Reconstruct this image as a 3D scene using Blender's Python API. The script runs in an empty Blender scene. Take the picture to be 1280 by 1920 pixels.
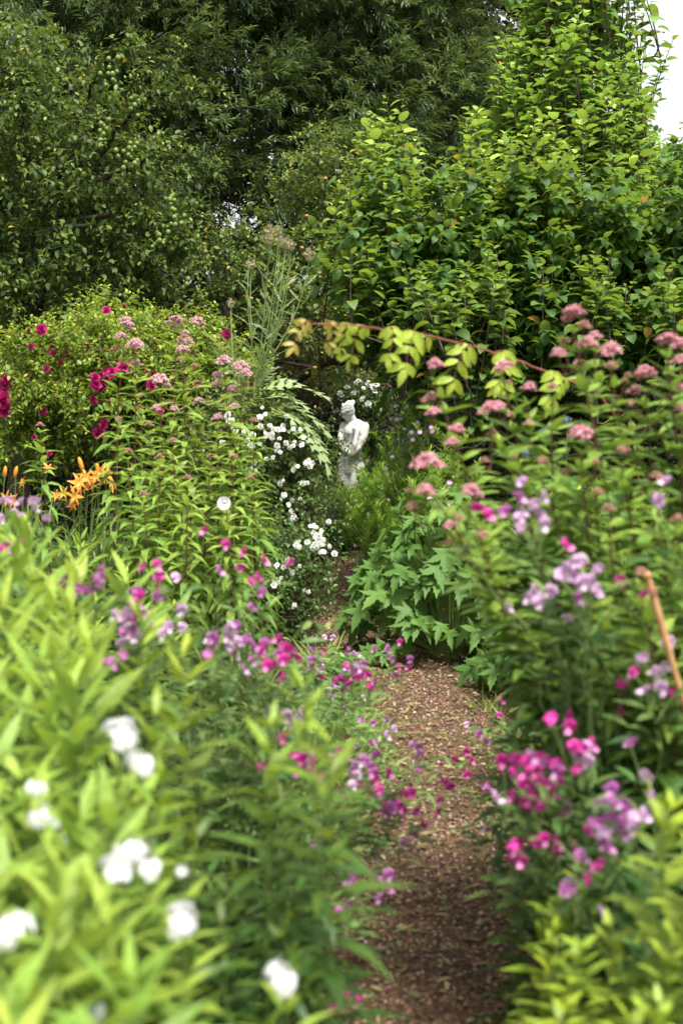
import bpy, math, random
import numpy as np
from mathutils import Vector, Matrix, Quaternion

# ------------------------------------------------------------------ camera, sky, sun
S = bpy.context.scene
F_PX = 2667.0
PITCH = math.atan(240 / F_PX)
CAM = np.array([0.0, 0.0, 1.5])
cam_d = bpy.data.cameras.new('camera')
cam = bpy.data.objects.new('camera', cam_d)
S.collection.objects.link(cam)
cam.location = CAM
cam.rotation_euler = (math.radians(90) - PITCH, 0, 0)
cam_d.sensor_fit = 'VERTICAL'
cam_d.sensor_height = 36
cam_d.lens = 50
cam_d.clip_start = 0.05
cam_d.clip_end = 1000
cam_d.dof.use_dof = True
cam_d.dof.focus_distance = 12.0
cam_d.dof.aperture_fstop = 3.6
S.camera = cam

w = bpy.data.worlds.new('World')
S.world = w
w.use_nodes = True
nt = w.node_tree
nt.nodes.clear()
sky = nt.nodes.new('ShaderNodeTexSky')
sky.sky_type = 'NISHITA'
sky.sun_disc = False
SUN_EL, SUN_AZ = math.radians(68), math.radians(150)   # az measured from +Y towards +X
sky.sun_elevation = SUN_EL
sky.sun_rotation = SUN_AZ
sky.dust_density = 4.0
sky.air_density = 1.0
hs = nt.nodes.new('ShaderNodeHueSaturation')
hs.inputs['Saturation'].default_value = 0.10
hs.inputs['Value'].default_value = 1.0
bg = nt.nodes.new('ShaderNodeBackground')
bg.inputs['Strength'].default_value = 0.14
wo = nt.nodes.new('ShaderNodeOutputWorld')
nt.links.new(sky.outputs[0], hs.inputs['Color'])
nt.links.new(hs.outputs[0], bg.inputs['Color'])
nt.links.new(bg.outputs[0], wo.inputs['Surface'])

sun_d = bpy.data.lights.new('sun', 'SUN')
sun_d.energy = 3.3
sun_d.angle = math.radians(16)
sun_d.color = (1.0, 0.96, 0.88)
sun = bpy.data.objects.new('sun', sun_d)
S.collection.objects.link(sun)
sd = Vector((math.sin(SUN_AZ) * math.cos(SUN_EL), math.cos(SUN_AZ) * math.cos(SUN_EL), math.sin(SUN_EL)))
sun.rotation_euler = sd.to_track_quat('Z', 'Y').to_euler()

S.view_settings.view_transform = 'Standard'
S.view_settings.look = 'None'
S.view_settings.exposure = 1.12
S.view_settings.gamma = 1
S.cycles.use_denoising = True
S.cycles.max_bounces = 7
S.cycles.diffuse_bounces = 2
S.cycles.glossy_bounces = 2
S.cycles.transmission_bounces = 4
S.cycles.transparent_max_bounces = 4
S.cycles.sample_clamp_indirect = 6.0

# ------------------------------------------------------------------ helpers
R = np.random.default_rng(11)
UP = np.array([0, 0, 1.0])


def P(px, py, Y):
    """photo pixel (1280x1920) at depth Y -> a real point"""
    a = (px - 640) / F_PX
    b = (960 - py) / F_PX
    d = np.array([a, math.cos(PITCH) + b * math.sin(PITCH), -math.sin(PITCH) + b * math.cos(PITCH)])
    return CAM + d * (Y / d[1])


def nrm(v):
    v = np.asarray(v, float)
    n = np.linalg.norm(v, axis=-1, keepdims=True)
    return v / np.maximum(n, 1e-9)


def rand_dir(n):
    return nrm(R.normal(size=(n, 3)))


class MB:
    """collects geometry in world coordinates, then links it as one mesh object"""
    def __init__(self):
        self.V, self.F, self.T, self.n = [], [], [], 0

    def add(self, V, F, tint=0.0):
        V = np.asarray(V, float)
        self.V.append(V)
        self.T.append(np.broadcast_to(np.asarray(tint, float), (len(V),)).copy())
        if isinstance(F, np.ndarray):
            F = [F]
        else:
            F = [np.array([f]) for f in F]
        for f in F:
            self.F.append(f + self.n)
        self.n += len(V)

    def mesh(self, name, mat, off=(0, 0, 0), smooth=True):
        V = np.concatenate(self.V) - np.asarray(off)
        T = np.concatenate(self.T)
        by = {}
        for f in self.F:
            by.setdefault(f.shape[1], []).append(f)
        loops, tot = [], []
        for k, fs in by.items():
            f = np.concatenate(fs)
            loops.append(f.ravel())
            tot.append(np.full(len(f), k))
        loops = np.concatenate(loops).astype(np.int32)
        tot = np.concatenate(tot).astype(np.int32)
        start = np.concatenate([[0], np.cumsum(tot)[:-1]]).astype(np.int32)
        me = bpy.data.meshes.new(name)
        me.vertices.add(len(V))
        me.vertices.foreach_set('co', V.astype(np.float32).ravel())
        me.loops.add(len(loops))
        me.loops.foreach_set('vertex_index', loops)
        me.polygons.add(len(tot))
        me.polygons.foreach_set('loop_start', start)
        me.polygons.foreach_set('loop_total', tot)
        if smooth:
            me.polygons.foreach_set('use_smooth', np.ones(len(tot), bool))
        at = me.attributes.new('tint', 'FLOAT', 'POINT')
        at.data.foreach_set('value', T.astype(np.float32))
        me.materials.append(mat)
        me.update()
        me.validate()
        return me


def link(name, data, parent=None, loc=None, rot=None, scale=None, label=None):
    o = bpy.data.objects.new(name, data)
    S.collection.objects.link(o)
    if parent is not None:
        o.parent = parent
    if loc is not None:
        o.location = loc
    if rot is not None:
        o.rotation_mode = 'QUATERNION'
        o.rotation_quaternion = rot
    if scale is not None:
        o.scale = (scale, scale, scale) if np.isscalar(scale) else scale
    if label:
        o['label'] = label
    return o


def thing(name, label, cat, loc, group=None):
    o = link(name, None, loc=loc)
    o.empty_display_size = 0.1
    o['label'] = label
    o['category'] = cat
    if group:
        o['group'] = group
    return o


def part(mb, name, mat, root, label=None, smooth=True):
    me = mb.mesh(name, mat, off=np.array(root.location), smooth=smooth)
    return link(name, me, root, label=label)


def setting(mb, name, mat, kind='structure', smooth=True, **kw):
    o = link(name, mb.mesh(name, mat, smooth=smooth))
    o['kind'] = kind
    for k, v in kw.items():
        o[k] = v
    return o


def put(name, me, root, pos, direction=None, scale=1.0, spin=None, label=None):
    """a part with shared mesh data, its local +Z turned towards direction"""
    q = Quaternion()
    if direction is not None:
        q = Vector(direction).to_track_quat('Z', 'Y')
    if spin is None:
        spin = R.uniform(0, 6.28)
    q = q @ Quaternion((0, 0, 1), spin)
    return link(name, me, root, loc=np.asarray(pos) - np.array(root.location), rot=q, scale=scale, label=label)


def copy_tree(o, parent=None):
    c = o.copy()
    S.collection.objects.link(c)
    c.parent = parent
    for ch in o.children:
        copy_tree(ch, c)
    return c


# ---- leaf templates: (u along, v across) verts and faces
def tmpl(rows):
    """rows [(u, halfwidth)], width zero at the ends"""
    V, F = [], []
    idx = []
    for u, h in rows:
        if h == 0:
            idx.append([len(V)])
            V.append((u, 0))
        else:
            idx.append([len(V), len(V) + 1, len(V) + 2])
            V += [(u, -h), (u, 0), (u, h)]
    q, t = [], []
    for a, b in zip(idx[:-1], idx[1:]):
        if len(a) == 1 and len(b) == 3:
            t += [(a[0], b[1], b[0]), (a[0], b[2], b[1])]
        elif len(a) == 3 and len(b) == 1:
            t += [(a[0], a[1], b[0]), (a[1], a[2], b[0])]
        elif len(a) == 3:
            q += [(a[0], a[1], b[1], b[0]), (a[1], a[2], b[2], b[1])]
    F = []
    if q:
        F.append(np.array(q))
    if t:
        F.append(np.array(t))
    return np.array(V, float), F


T_OVATE = tmpl([(0, 0), (.18, .34), (.45, .5), (.72, .38), (.9, .16), (1, 0)])
T_ROUND = tmpl([(0, 0), (.14, .36), (.4, .5), (.7, .44), (.88, .22), (1, 0)])
T_SMALL = tmpl([(0, 0), (.3, .45), (.65, .42), (1, 0)])
T_LANCE = tmpl([(0, 0), (.12, .26), (.35, .5), (.6, .42), (.82, .2), (1, 0)])
T_TINY = (np.array([(0, 0), (.45, -.5), (1, 0), (.45, .5)]), [np.array([(0, 2, 1), (0, 3, 2)])])
T_BLADE = tmpl([(0, .3), (.2, .5), (.4, .5), (.6, .45), (.8, .3), (1, 0)])


def fan_tmpl(pts, c=(0.35, 0)):
    """outline polygon (u,v) fanned from a centre point"""
    V = [c] + list(pts)
    n = len(pts)
    return np.array(V, float), [np.array([(0, i + 1, (i + 1) % n + 1) for i in range(n)])]


# lobed, maple-like leaf of a japanese anemone
lob = []
for a0, ln in [(-112, .52), (-58, .88), (0, 1.08), (58, .88), (112, .52)]:
    for da, k in [(-27, .40), (-20, .62), (-15, .60), (-12, .80), (-8, .76), (0, 1.06), (8, .76), (12, .80), (15, .60), (20, .62)]:
        a = math.radians(a0 + da)
        lob.append((math.cos(a) * ln * k * .72 + .28, math.sin(a) * ln * k * .72))
lob.append((.12, .05)); lob.append((.12, -.05))
T_PALM = fan_tmpl(lob, (.28, 0))
# cardoon: deeply cut pinnate leaf
cp = []
for i in range(11):
    u = .06 + i * .085
    h = .5 * math.sin(math.pi * min(1, (u + .12) / 1.1)) * (1 if i % 1 == 0 else 1)
    cp += [(u, .05), (u + .02, h * .55), (u + .085, h), (u + .05, h * .4)]
cp.append((1.06, 0))
cp += [(a, -b) for a, b in reversed(cp[:-1])]
T_CARD_V = []
def card_tmpl(seed):
    g = np.random.default_rng(seed)
    V, q, t = [], [], []
    n = 9
    for i in range(n + 1):
        V.append((i / n, 0))
    for sgn in (1, -1):
        for i in range(n):
            u = i / n + g.uniform(-.01, .02)
            h = (.5 * math.sin(math.pi * min(1, (u + .14) / 1.12)) + .04) * g.uniform(.7, 1.15)
            b = len(V)
            V += [(u + .01, sgn * .07), (u + .05, sgn * h * .55), (u + .03, sgn * h * .75), (u + .14, sgn * h), (u + .09, sgn * h * .5), (u + .10, sgn * .06)]
            f = (i, b, b + 1, b + 2, b + 3, b + 4, b + 5, i + 1)
            q.append(f if sgn < 0 else f[::-1])
    return np.array(V, float), [np.array(q)]
T_CARDS = [card_tmpl(k) for k in range(4)]


def leaves(mb, tm, P0, D, L, W, curve=0.25, fold=0.25, hint=None, tint=0.0, roll=0.0, wave=0.0):
    P0 = np.atleast_2d(P0)
    n = len(P0)
    if n == 0:
        return
    D = nrm(np.broadcast_to(D, (n, 3)))
    L = np.broadcast_to(L, (n,))
    W = np.broadcast_to(W, (n,))
    curve = np.broadcast_to(curve, (n,))
    tint = np.broadcast_to(tint, (n,))
    if hint is None:
        hint = UP + R.normal(size=(n, 3)) * 0.35
    Sx = nrm(np.cross(D, hint))
    N = nrm(np.cross(Sx, D))
    V2, F = tm
    u, v = V2[:, 0], V2[:, 1]
    m = len(V2)
    X = (P0[:, None, :] + D[:, None, :] * (u[None, :, None] * L[:, None, None])
         + Sx[:, None, :] * (v[None, :, None] * W[:, None, None])
         + N[:, None, :] * (fold * np.abs(v)[None, :, None] * W[:, None, None]
                            - (curve[:, None] * (u ** 2)[None, :])[:, :, None] * L[:, None, None]))
    # shorten along D as the leaf bends
    X -= D[:, None, :] * ((curve[:, None] ** 2 * (u ** 3)[None, :] * .45)[:, :, None] * L[:, None, None])
    if wave:
        X += N[:, None, :] * (wave * np.sin(u * 9 + 1)[None, :, None] * (v * 2)[None, :, None] * W[:, None, None])
    base = (np.arange(n) * m)[:, None, None]
    Fs = [(f[None] + base).reshape(-1, f.shape[1]) for f in F]
    V = X.reshape(-1, 3)
    mb.V.append(V)
    mb.T.append(np.repeat(tint, m))
    for f in Fs:
        mb.F.append(f + mb.n)
    mb.n += len(V)


def tube(mb, pts, r0, r1=None, k=5, cap=True, tint=0.0):
    pts = np.asarray(pts, float)
    n = len(pts)
    if r1 is None:
        r1 = r0
    rr = np.linspace(r0, r1, n) if np.isscalar(r0) else np.asarray(r0)
    tg = nrm(np.gradient(pts, axis=0))
    a = nrm(np.cross(tg, np.array([0.31, 0.2, 0.9]) if abs(tg[:, 2]).mean() < .8 else np.array([1.0, 0.1, 0])))
    b = np.cross(tg, a)
    th = np.arange(k) * 2 * math.pi / k
    ring = a[:, None, :] * np.cos(th)[None, :, None] + b[:, None, :] * np.sin(th)[None, :, None]
    V = pts[:, None, :] + ring * rr[:, None, None]
    i = np.arange(n - 1)[:, None] * k
    j = np.arange(k)[None, :]
    j2 = (j + 1) % k
    q = np.stack([i + j, i + j2, i + k + j2, i + k + j], -1).reshape(-1, 4)
    mb.add(V.reshape(-1, 3), q, tint)


def bez(a, b, c, n=8):
    t = np.linspace(0, 1, n)[:, None]
    return (1 - t) ** 2 * np.asarray(a) + 2 * t * (1 - t) * np.asarray(b) + t * t * np.asarray(c)


def ico(sub=1):
    import bmesh
    bm = bmesh.new()
    bmesh.ops.create_icosphere(bm, subdivisions=sub, radius=1)
    V = np.array([v.co[:] for v in bm.verts])
    F = np.array([[v.index for v in f.verts] for f in bm.faces])
    bm.free()
    return V, F


ICO1, ICO2, ICO3 = ico(1), ico(2), ico(3)


def blobs(mb, C, r, sh=ICO1, squash=(1, 1, 1), tint=0.0, jit=0.0):
    C = np.atleast_2d(C)
    n = len(C)
    r = np.broadcast_to(r, (n,))
    tint = np.broadcast_to(tint, (n,))
    V0, F0 = sh
    m = len(V0)
    X = C[:, None, :] + V0[None] * np.asarray(squash) * r[:, None, None]
    if jit:
        X = X + R.normal(size=X.shape) * jit * r[:, None, None]
    mb.V.append(X.reshape(-1, 3))
    mb.T.append(np.repeat(tint, m))
    mb.F.append((F0[None] + (np.arange(n) * m)[:, None, None]).reshape(-1, 3) + mb.n)
    mb.n += n * m


# ------------------------------------------------------------------ materials
def newmat(name):
    m = bpy.data.materials.new(name)
    m.use_nodes = True
    m.node_tree.nodes.clear()
    return m, m.node_tree


def nd(t, kind, **kw):
    n = t.nodes.new(kind)
    for k, v in kw.items():
        setattr(n, k, v)
    return n


def mix(t, fac, a, b):
    n = t.nodes.new('ShaderNodeMix')
    n.data_type = 'RGBA'
    for sock, val in ((0, fac), (6, a), (7, b)):
        if hasattr(val, 'links'):
            t.links.new(val, n.inputs[sock])
        elif sock == 0:
            n.inputs[0].default_value = val
        else:
            n.inputs[sock].default_value = (*val, 1)
    return n.outputs[2]


def ramp(t, src, a, b):
    n = t.nodes.new('ShaderNodeMapRange')
    n.inputs[1].default_value = a
    n.inputs[2].default_value = b
    t.links.new(src, n.inputs[0])
    return n.outputs[0]


def leafmat(name, dark, light, tip, under=None, trans=0.35, rough=0.45, spec=0.4, odd=None, veins=0.0):
    m, t = newmat(name)
    geo = nd(t, 'ShaderNodeNewGeometry')
    inf = nd(t, 'ShaderNodeObjectInfo')
    c = mix(t, geo.outputs['Random Per Island'], dark, light)
    at = nd(t, 'ShaderNodeAttribute')
    at.attribute_name = 'tint'
    c = mix(t, at.outputs['Fac'], c, tip)
    no = nd(t, 'ShaderNodeTexNoise')
    no.inputs['Scale'].default_value = 60
    no.inputs['Detail'].default_value = 3
    tc = nd(t, 'ShaderNodeTexCoord')
    t.links.new(tc.outputs['Object'], no.inputs['Vector'])
    hsv = nd(t, 'ShaderNodeHueSaturation')
    t.links.new(c, hsv.inputs['Color'])
    mr = nd(t, 'ShaderNodeMapRange')
    mr.inputs[1].default_value = .3
    mr.inputs[2].default_value = .7
    mr.inputs[3].default_value = .8
    mr.inputs[4].default_value = 1.2
    t.links.new(no.outputs['Fac'], mr.inputs[0])
    t.links.new(mr.outputs[0], hsv.inputs['Value'])
    mh = nd(t, 'ShaderNodeMapRange')
    mh.inputs[3].default_value = .485
    mh.inputs[4].default_value = .515
    t.links.new(inf.outputs['Random'], mh.inputs[0])
    t.links.new(mh.outputs[0], hsv.inputs['Hue'])
    c = hsv.outputs[0]
    if odd:
        # a few yellowed or browned leaves
        gt = nd(t, 'ShaderNodeMath', operation='GREATER_THAN')
        ml = nd(t, 'ShaderNodeMath', operation='MULTIPLY')
        ml.inputs[1].default_value = 37.13
        fr = nd(t, 'ShaderNodeMath', operation='FRACT')
        t.links.new(geo.outputs['Random Per Island'], ml.inputs[0])
        t.links.new(ml.outputs[0], fr.inputs[0])
        t.links.new(fr.outputs[0], gt.inputs[0])
        gt.inputs[1].default_value = 0.989
        c = mix(t, gt.outputs[0], c, odd)
    if under:
        mu = nd(t, 'ShaderNodeMath', operation='MULTIPLY')
        t.links.new(geo.outputs['Backfacing'], mu.inputs[0])
        mu.inputs[1].default_value = .8
        cu = mix(t, mu.outputs[0], c, under)
    else:
        cu = c
    p = nd(t, 'ShaderNodeBsdfPrincipled')
    t.links.new(cu, p.inputs['Base Color'])
    p.inputs['Roughness'].default_value = rough
    p.inputs['Specular IOR Level'].default_value = spec
    bp = nd(t, 'ShaderNodeBump')
    bp.inputs['Strength'].default_value = 0.25
    bp.inputs['Distance'].default_value = 0.004
    t.links.new(no.outputs['Fac'], bp.inputs['Height'])
    t.links.new(bp.outputs[0], p.inputs['Normal'])
    tr = nd(t, 'ShaderNodeBsdfTranslucent')
    ct = mix(t, 0.45, c, (tip[0] * 1.3, tip[1] * 1.25, tip[2] * .6))
    t.links.new(ct, tr.inputs['Color'])
    ms = nd(t, 'ShaderNodeMixShader')
    ms.inputs[0].default_value = trans
    t.links.new(p.outputs[0], ms.inputs[1])
    t.links.new(tr.outputs[0], ms.inputs[2])
    out = nd(t, 'ShaderNodeOutputMaterial')
    t.links.new(ms.outputs[0], out.inputs[0])
    return m


def petalmat(name, a, b, tip=None, trans=0.3, rough=.6):
    tip = tip or b
    m, t = newmat(name)
    geo = nd(t, 'ShaderNodeNewGeometry')
    c = mix(t, geo.outputs['Random Per Island'], a, b)
    at = nd(t, 'ShaderNodeAttribute')
    at.attribute_name = 'tint'
    c = mix(t, at.outputs['Fac'], c, tip)
    p = nd(t, 'ShaderNodeBsdfPrincipled')
    p.inputs['Roughness'].default_value = rough
    p.inputs['Specular IOR Level'].default_value = .25
    t.links.new(c, p.inputs['Base Color'])
    tr = nd(t, 'ShaderNodeBsdfTranslucent')
    t.links.new(c, tr.inputs['Color'])
    ms = nd(t, 'ShaderNodeMixShader')
    ms.inputs[0].default_value = trans
    t.links.new(p.outputs[0], ms.inputs[1])
    t.links.new(tr.outputs[0], ms.inputs[2])
    out = nd(t, 'ShaderNodeOutputMaterial')
    t.links.new(ms.outputs[0], out.inputs[0])
    return m


def roughmat(name, a, b, scale=20, bump=.5, dist=.01, rough=.9, c3=None, s3=3.0, lo=.35, hi=.65, isl=0.0, lo3=.5, hi3=.6):
    m, t = newmat(name)
    tc = nd(t, 'ShaderNodeTexCoord')
    no = nd(t, 'ShaderNodeTexNoise')
    no.inputs['Scale'].default_value = scale
    no.inputs['Detail'].default_value = 8
    no.inputs['Roughness'].default_value = .65
    t.links.new(tc.outputs['Object'], no.inputs['Vector'])
    c = mix(t, ramp(t, no.outputs['Fac'], lo, hi), a, b)
    if isl:
        geo = nd(t, 'ShaderNodeNewGeometry')
        c = mix(t, geo.outputs['Random Per Island'], c, b)
    if c3:
        n3 = nd(t, 'ShaderNodeTexNoise')
        n3.inputs['Scale'].default_value = s3
        n3.inputs['Detail'].default_value = 6
        n3.inputs['Roughness'].default_value = .7
        t.links.new(tc.outputs['Object'], n3.inputs['Vector'])
        c = mix(t, ramp(t, n3.outputs['Fac'], lo3, hi3), c, c3)
    p = nd(t, 'ShaderNodeBsdfPrincipled')
    p.inputs['Roughness'].default_value = rough
    p.inputs['Specular IOR Level'].default_value = .3
    t.links.new(c, p.inputs['Base Color'])
    bp = nd(t, 'ShaderNodeBump')
    bp.inputs['Strength'].default_value = bump
    bp.inputs['Distance'].default_value = dist
    t.links.new(no.outputs['Fac'], bp.inputs['Height'])
    t.links.new(bp.outputs[0], p.inputs['Normal'])
    out = nd(t, 'ShaderNodeOutputMaterial')
    t.links.new(p.outputs[0], out.inputs[0])
    return m


def ramp5(name, cols, rough=.85):
    """stone chips: each island takes one of several colours"""
    m, t = newmat(name)
    geo = nd(t, 'ShaderNodeNewGeometry')
    cr = nd(t, 'ShaderNodeValToRGB')
    cr.color_ramp.interpolation = 'CONSTANT'
    e = cr.color_ramp.elements
    while len(e) < len(cols):
        e.new(.5)
    for i, c in enumerate(cols):
        e[i].position = i / len(cols)
        e[i].color = (*c, 1)
    t.links.new(geo.outputs['Random Per Island'], cr.inputs[0])
    p = nd(t, 'ShaderNodeBsdfPrincipled')
    p.inputs['Roughness'].default_value = rough
    t.links.new(cr.outputs[0], p.inputs['Base Color'])
    out = nd(t, 'ShaderNodeOutputMaterial')
    t.links.new(p.outputs[0], out.inputs[0])
    return m


M = dict(
    willow=leafmat('willow_leaf', (.016, .040, .012), (.05, .10, .022), (.26, .34, .11), under=(.12, .17, .07), trans=.25, rough=.45, spec=.35),
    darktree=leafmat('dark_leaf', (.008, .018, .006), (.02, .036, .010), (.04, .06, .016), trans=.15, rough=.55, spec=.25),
    plum=leafmat('plum_leaf', (.018, .050, .012), (.055, .12, .022), (.22, .30, .06), under=(.09, .15, .04), trans=.28, rough=.5, spec=.28, odd=(.35, .28, .03)),
    apple=leafmat('apple_leaf', (.012, .050, .010), (.05, .14, .02), (.36, .52, .09), under=(.10, .18, .05), trans=.33, rough=.5, spec=.25, odd=(.35, .2, .03)),
    oldapple=leafmat('old_apple_leaf', (.024, .060, .014), (.075, .14, .025), (.28, .36, .06), under=(.12, .17, .06), trans=.3, rough=.5, spec=.3, odd=(.4, .28, .03)),
    rose=leafmat('rose_leaf', (.05, .12, .014), (.16, .27, .025), (.44, .48, .05), under=(.14, .22, .06), trans=.33, rough=.5, odd=(.3, .2, .02)),
    wrose=leafmat('white_rose_leaf', (.020, .060, .014), (.07, .14, .028), (.18, .27, .05), trans=.28, rough=.45, spec=.35),
    box=leafmat('box_leaf', (.025, .06, .012), (.05, .105, .018), (.10, .17, .03), trans=.2, rough=.4),
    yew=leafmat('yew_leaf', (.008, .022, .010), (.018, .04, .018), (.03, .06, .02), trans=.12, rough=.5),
    joe=leafmat('joe_pye_leaf', (.06, .14, .02), (.15, .27, .04), (.32, .44, .07), under=(.18, .28, .08), trans=.38, rough=.55),
    joed=leafmat('near_joe_pye_leaf', (.036, .105, .016), (.10, .205, .03), (.24, .36, .06), under=(.08, .16, .04), trans=.33, rough=.5, spec=.25),
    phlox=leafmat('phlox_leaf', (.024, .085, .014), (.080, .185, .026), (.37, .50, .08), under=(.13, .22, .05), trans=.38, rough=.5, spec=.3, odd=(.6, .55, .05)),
    phloxd=leafmat('shade_dark_phlox_leaf', (.012, .045, .010), (.034, .095, .018), (.32, .42, .035), under=(.05, .11, .03), trans=.3, rough=.45, spec=.3),  # dark copy of the phlox leaf, bed shade put into its colour
    pea=leafmat('sweet_pea_leaf', (.05, .12, .025), (.11, .21, .045), (.24, .34, .09), under=(.12, .2, .08), trans=.3, rough=.5),
    pead=leafmat('shade_dark_pea_leaf', (.020, .060, .016), (.05, .125, .028), (.15, .24, .06), under=(.07, .14, .05), trans=.28, rough=.5, spec=.25),  # darker copy of the pea leaf, bed shade put into its colour
    anem=leafmat('anemone_leaf', (.025, .085, .010), (.08, .18, .022), (.22, .35, .05), under=(.09, .18, .04), trans=.3, rough=.55, spec=.25),
    aster=leafmat('aster_leaf', (.04, .13, .015), (.11, .25, .025), (.34, .48, .05), trans=.38, rough=.5),
    card=leafmat('cardoon_leaf', (.15, .23, .07), (.26, .36, .11), (.42, .50, .20), under=(.26, .33, .16), trans=.3, rough=.6),
    blade=leafmat('strap_leaf', (.05, .11, .03), (.11, .19, .05), (.20, .28, .07), trans=.35, rough=.4),
    cane=leafmat('arching_leaf', (.30, .50, .05), (.42, .62, .08), (.55, .42, .12), trans=.5, rough=.4),
    grass=leafmat('grass_blade', (.08, .16, .025), (.20, .30, .06), (.38, .38, .12), trans=.4, rough=.6),
    weed=leafmat('weed_leaf', (.03, .06, .012), (.08, .13, .025), (.2, .22, .05), trans=.3, rough=.6),
    bark=roughmat('bark', (.035, .027, .02), (.11, .09, .065), 25, .8, .01),
    barkd=roughmat('dark_bark', (.02, .015, .011), (.06, .045, .032), 25, .8, .01),
    twig=roughmat('twig', (.06, .035, .02), (.16, .10, .06), 40, .4, .003),
    redstem=roughmat('red_stem', (.09, .03, .022), (.20, .09, .05), 40, .3, .002, .55),
    greenstem=roughmat('green_stem', (.09, .15, .03), (.18, .25, .06), 40, .3, .002, .55),
    peastem=roughmat('pea_stem', (.14, .21, .06), (.24, .32, .11), 40, .3, .002, .55),
    canestem=roughmat('cane_stem', (.17, .045, .03), (.30, .10, .06), 30, .3, .002, .5),
    stake=roughmat('wooden_stake', (.34, .17, .065), (.52, .30, .13), 30, .3, .003, .6),
    magenta=petalmat('magenta_petal', (.36, .010, .11), (.56, .03, .20), (.7, .12, .3)),
    roseold=petalmat('spent_petal', (.20, .04, .02), (.30, .09, .04)),
    joepink=petalmat('dusty_pink_floret', (.50, .20, .25), (.74, .42, .46), (.82, .62, .60), trans=.2, rough=.8),
    joecoral=petalmat('coral_pink_floret', (.50, .12, .17), (.76, .30, .36), (.88, .62, .64), trans=.2, rough=.8),
    joebud=petalmat('bud_floret', (.34, .16, .12), (.50, .26, .20), (.55, .32, .25), trans=.2, rough=.8),
    peahot=petalmat('hot_pink_petal', (.62, .02, .30), (.82, .06, .46), (.92, .40, .72), trans=.4),
    peapale=petalmat('pale_lilac_petal', (.70, .38, .66), (.86, .66, .84), (.9, .78, .88), trans=.4),
    peamauve=petalmat('mauve_petal', (.52, .12, .44), (.70, .26, .60), (.8, .5, .75), trans=.4),
    white=petalmat('white_petal', (.80, .80, .74), (.88, .88, .84), (.80, .72, .40), trans=.3),
    purewhite=petalmat('pure_white_petal', (.86, .86, .86), (.9, .9, .9), (.9, .88, .8), trans=.35),
    orange=petalmat('orange_petal', (.86, .34, .04), (.92, .48, .10), (.94, .66, .22), trans=.4),
    thistle=petalmat('thistle_bract', (.34, .30, .15), (.55, .50, .30), (.50, .40, .40), trans=.2),
    globe=petalmat('blue_globe', (.12, .18, .20), (.22, .30, .33), (.3, .4, .5), trans=.1),
    plumfruit=petalmat('plum_fruit', (.10, .16, .03), (.16, .22, .05), (.2, .25, .08), trans=.05, rough=.5),
    applefruit=petalmat('apple_fruit', (.30, .26, .05), (.38, .20, .07), (.5, .2, .08), trans=.05, rough=.4),
    stone=roughmat('weathered_stone', (.62, .61, .57), (.34, .335, .30), 14, .8, .006, .9, c3=(.13, .11, .065), s3=6, lo=.42, hi=.75, lo3=.57, hi3=.74),
    soil=roughmat('soil', (.014, .010, .007), (.04, .028, .018), 12, .9, .03, .95),
    lawn=roughmat('rough_grass', (.03, .05, .015), (.07, .10, .025), 3, .5, .03, .95),
    path=roughmat('path_grit', (.05, .028, .017), (.16, .09, .052), 90, 1.0, .012, .9, c3=(.09, .06, .04), s3=1.6, lo3=.48, hi3=.66),
    chips=ramp5('stone_chips', [(.14, .075, .04), (.17, .092, .042), (.08, .048, .026), (.21, .12, .06), (.05, .028, .018), (.26, .15, .085), (.13, .055, .028), (.17, .085, .045), (.40, .29, .19), (.10, .048, .026), (.06, .03, .018)]),
    litter=ramp5('dry_litter', [(.20, .17, .06), (.15, .08, .04), (.26, .22, .10), (.10, .14, .04), (.32, .26, .14), (.12,.07,.04)]),
)

# ------------------------------------------------------------------ setting: ground, path
def gz(x, y):
    return .025 * np.sin(x * 1.3 + 2) * np.cos(y * .9) + .012 * np.sin(x * 5 + y * 3)


PC = np.array([(0.10, 0.5), (.17, 3.3), (.28, 4.6), (.42, 6.3), (.30, 7.2), (-.02, 8.3), (-.10, 10.0), (-.09, 12.0), (-.05, 13.3)])


def path_x(y):
    return np.interp(y, PC[:, 1], PC[:, 0])


def grid_sheet(xs, ys, zf):
    X, Y = np.meshgrid(xs, ys)
    Z = zf(X, Y)
    V = np.stack([X, Y, Z], -1).reshape(-1, 3)
    nx, ny = len(xs), len(ys)
    i = np.arange(ny - 1)[:, None] * nx
    j = np.arange(nx - 1)[None, :]
    q = np.stack([i + j, i + j + 1, i + nx + j + 1, i + nx + j], -1).reshape(-1, 4)
    return V, q


mb = MB()
xs = np.concatenate([[-300, -100, -40, -20], np.arange(-10, 10.01, .2), [20, 40, 100, 300]])
ys = np.concatenate([[-300, -60, -20], np.arange(-4, 22.01, .2), [30, 50, 100, 300]])
def soil_z(X, Y):
    near = (np.abs(X) < 10.5) & (Y > -4.5) & (Y < 22.5)
    bank = .05 * np.clip((np.abs(X - path_x(Y)) - .38) / .4, 0, 1)
    return np.where(near, gz(X, Y) + bank - .02, -.03)
V, q = grid_sheet(xs, ys, soil_z)
mb.add(V, q)
setting(mb, 'ground', M['soil'])

mb = MB()
ys = np.arange(.5, 13.35, .08)
us = np.linspace(-1, 1, 13)
U, Y = np.meshgrid(us, ys)
halfw = .42 + .05 * np.sin(Y * 2.1)
X = path_x(Y) + U * halfw
Z = gz(X, Y) + .004 - .045 * np.abs(U) ** 6
V = np.stack([X, Y, Z], -1).reshape(-1, 3)
nx, ny = 13, len(ys)
i = np.arange(ny - 1)[:, None] * nx
j = np.arange(nx - 1)[None, :]
mb.add(V, np.stack([i + j, i + j + 1, i + nx + j + 1, i + nx + j], -1).reshape(-1, 4))
setting(mb, 'path', M['path'])

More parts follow.
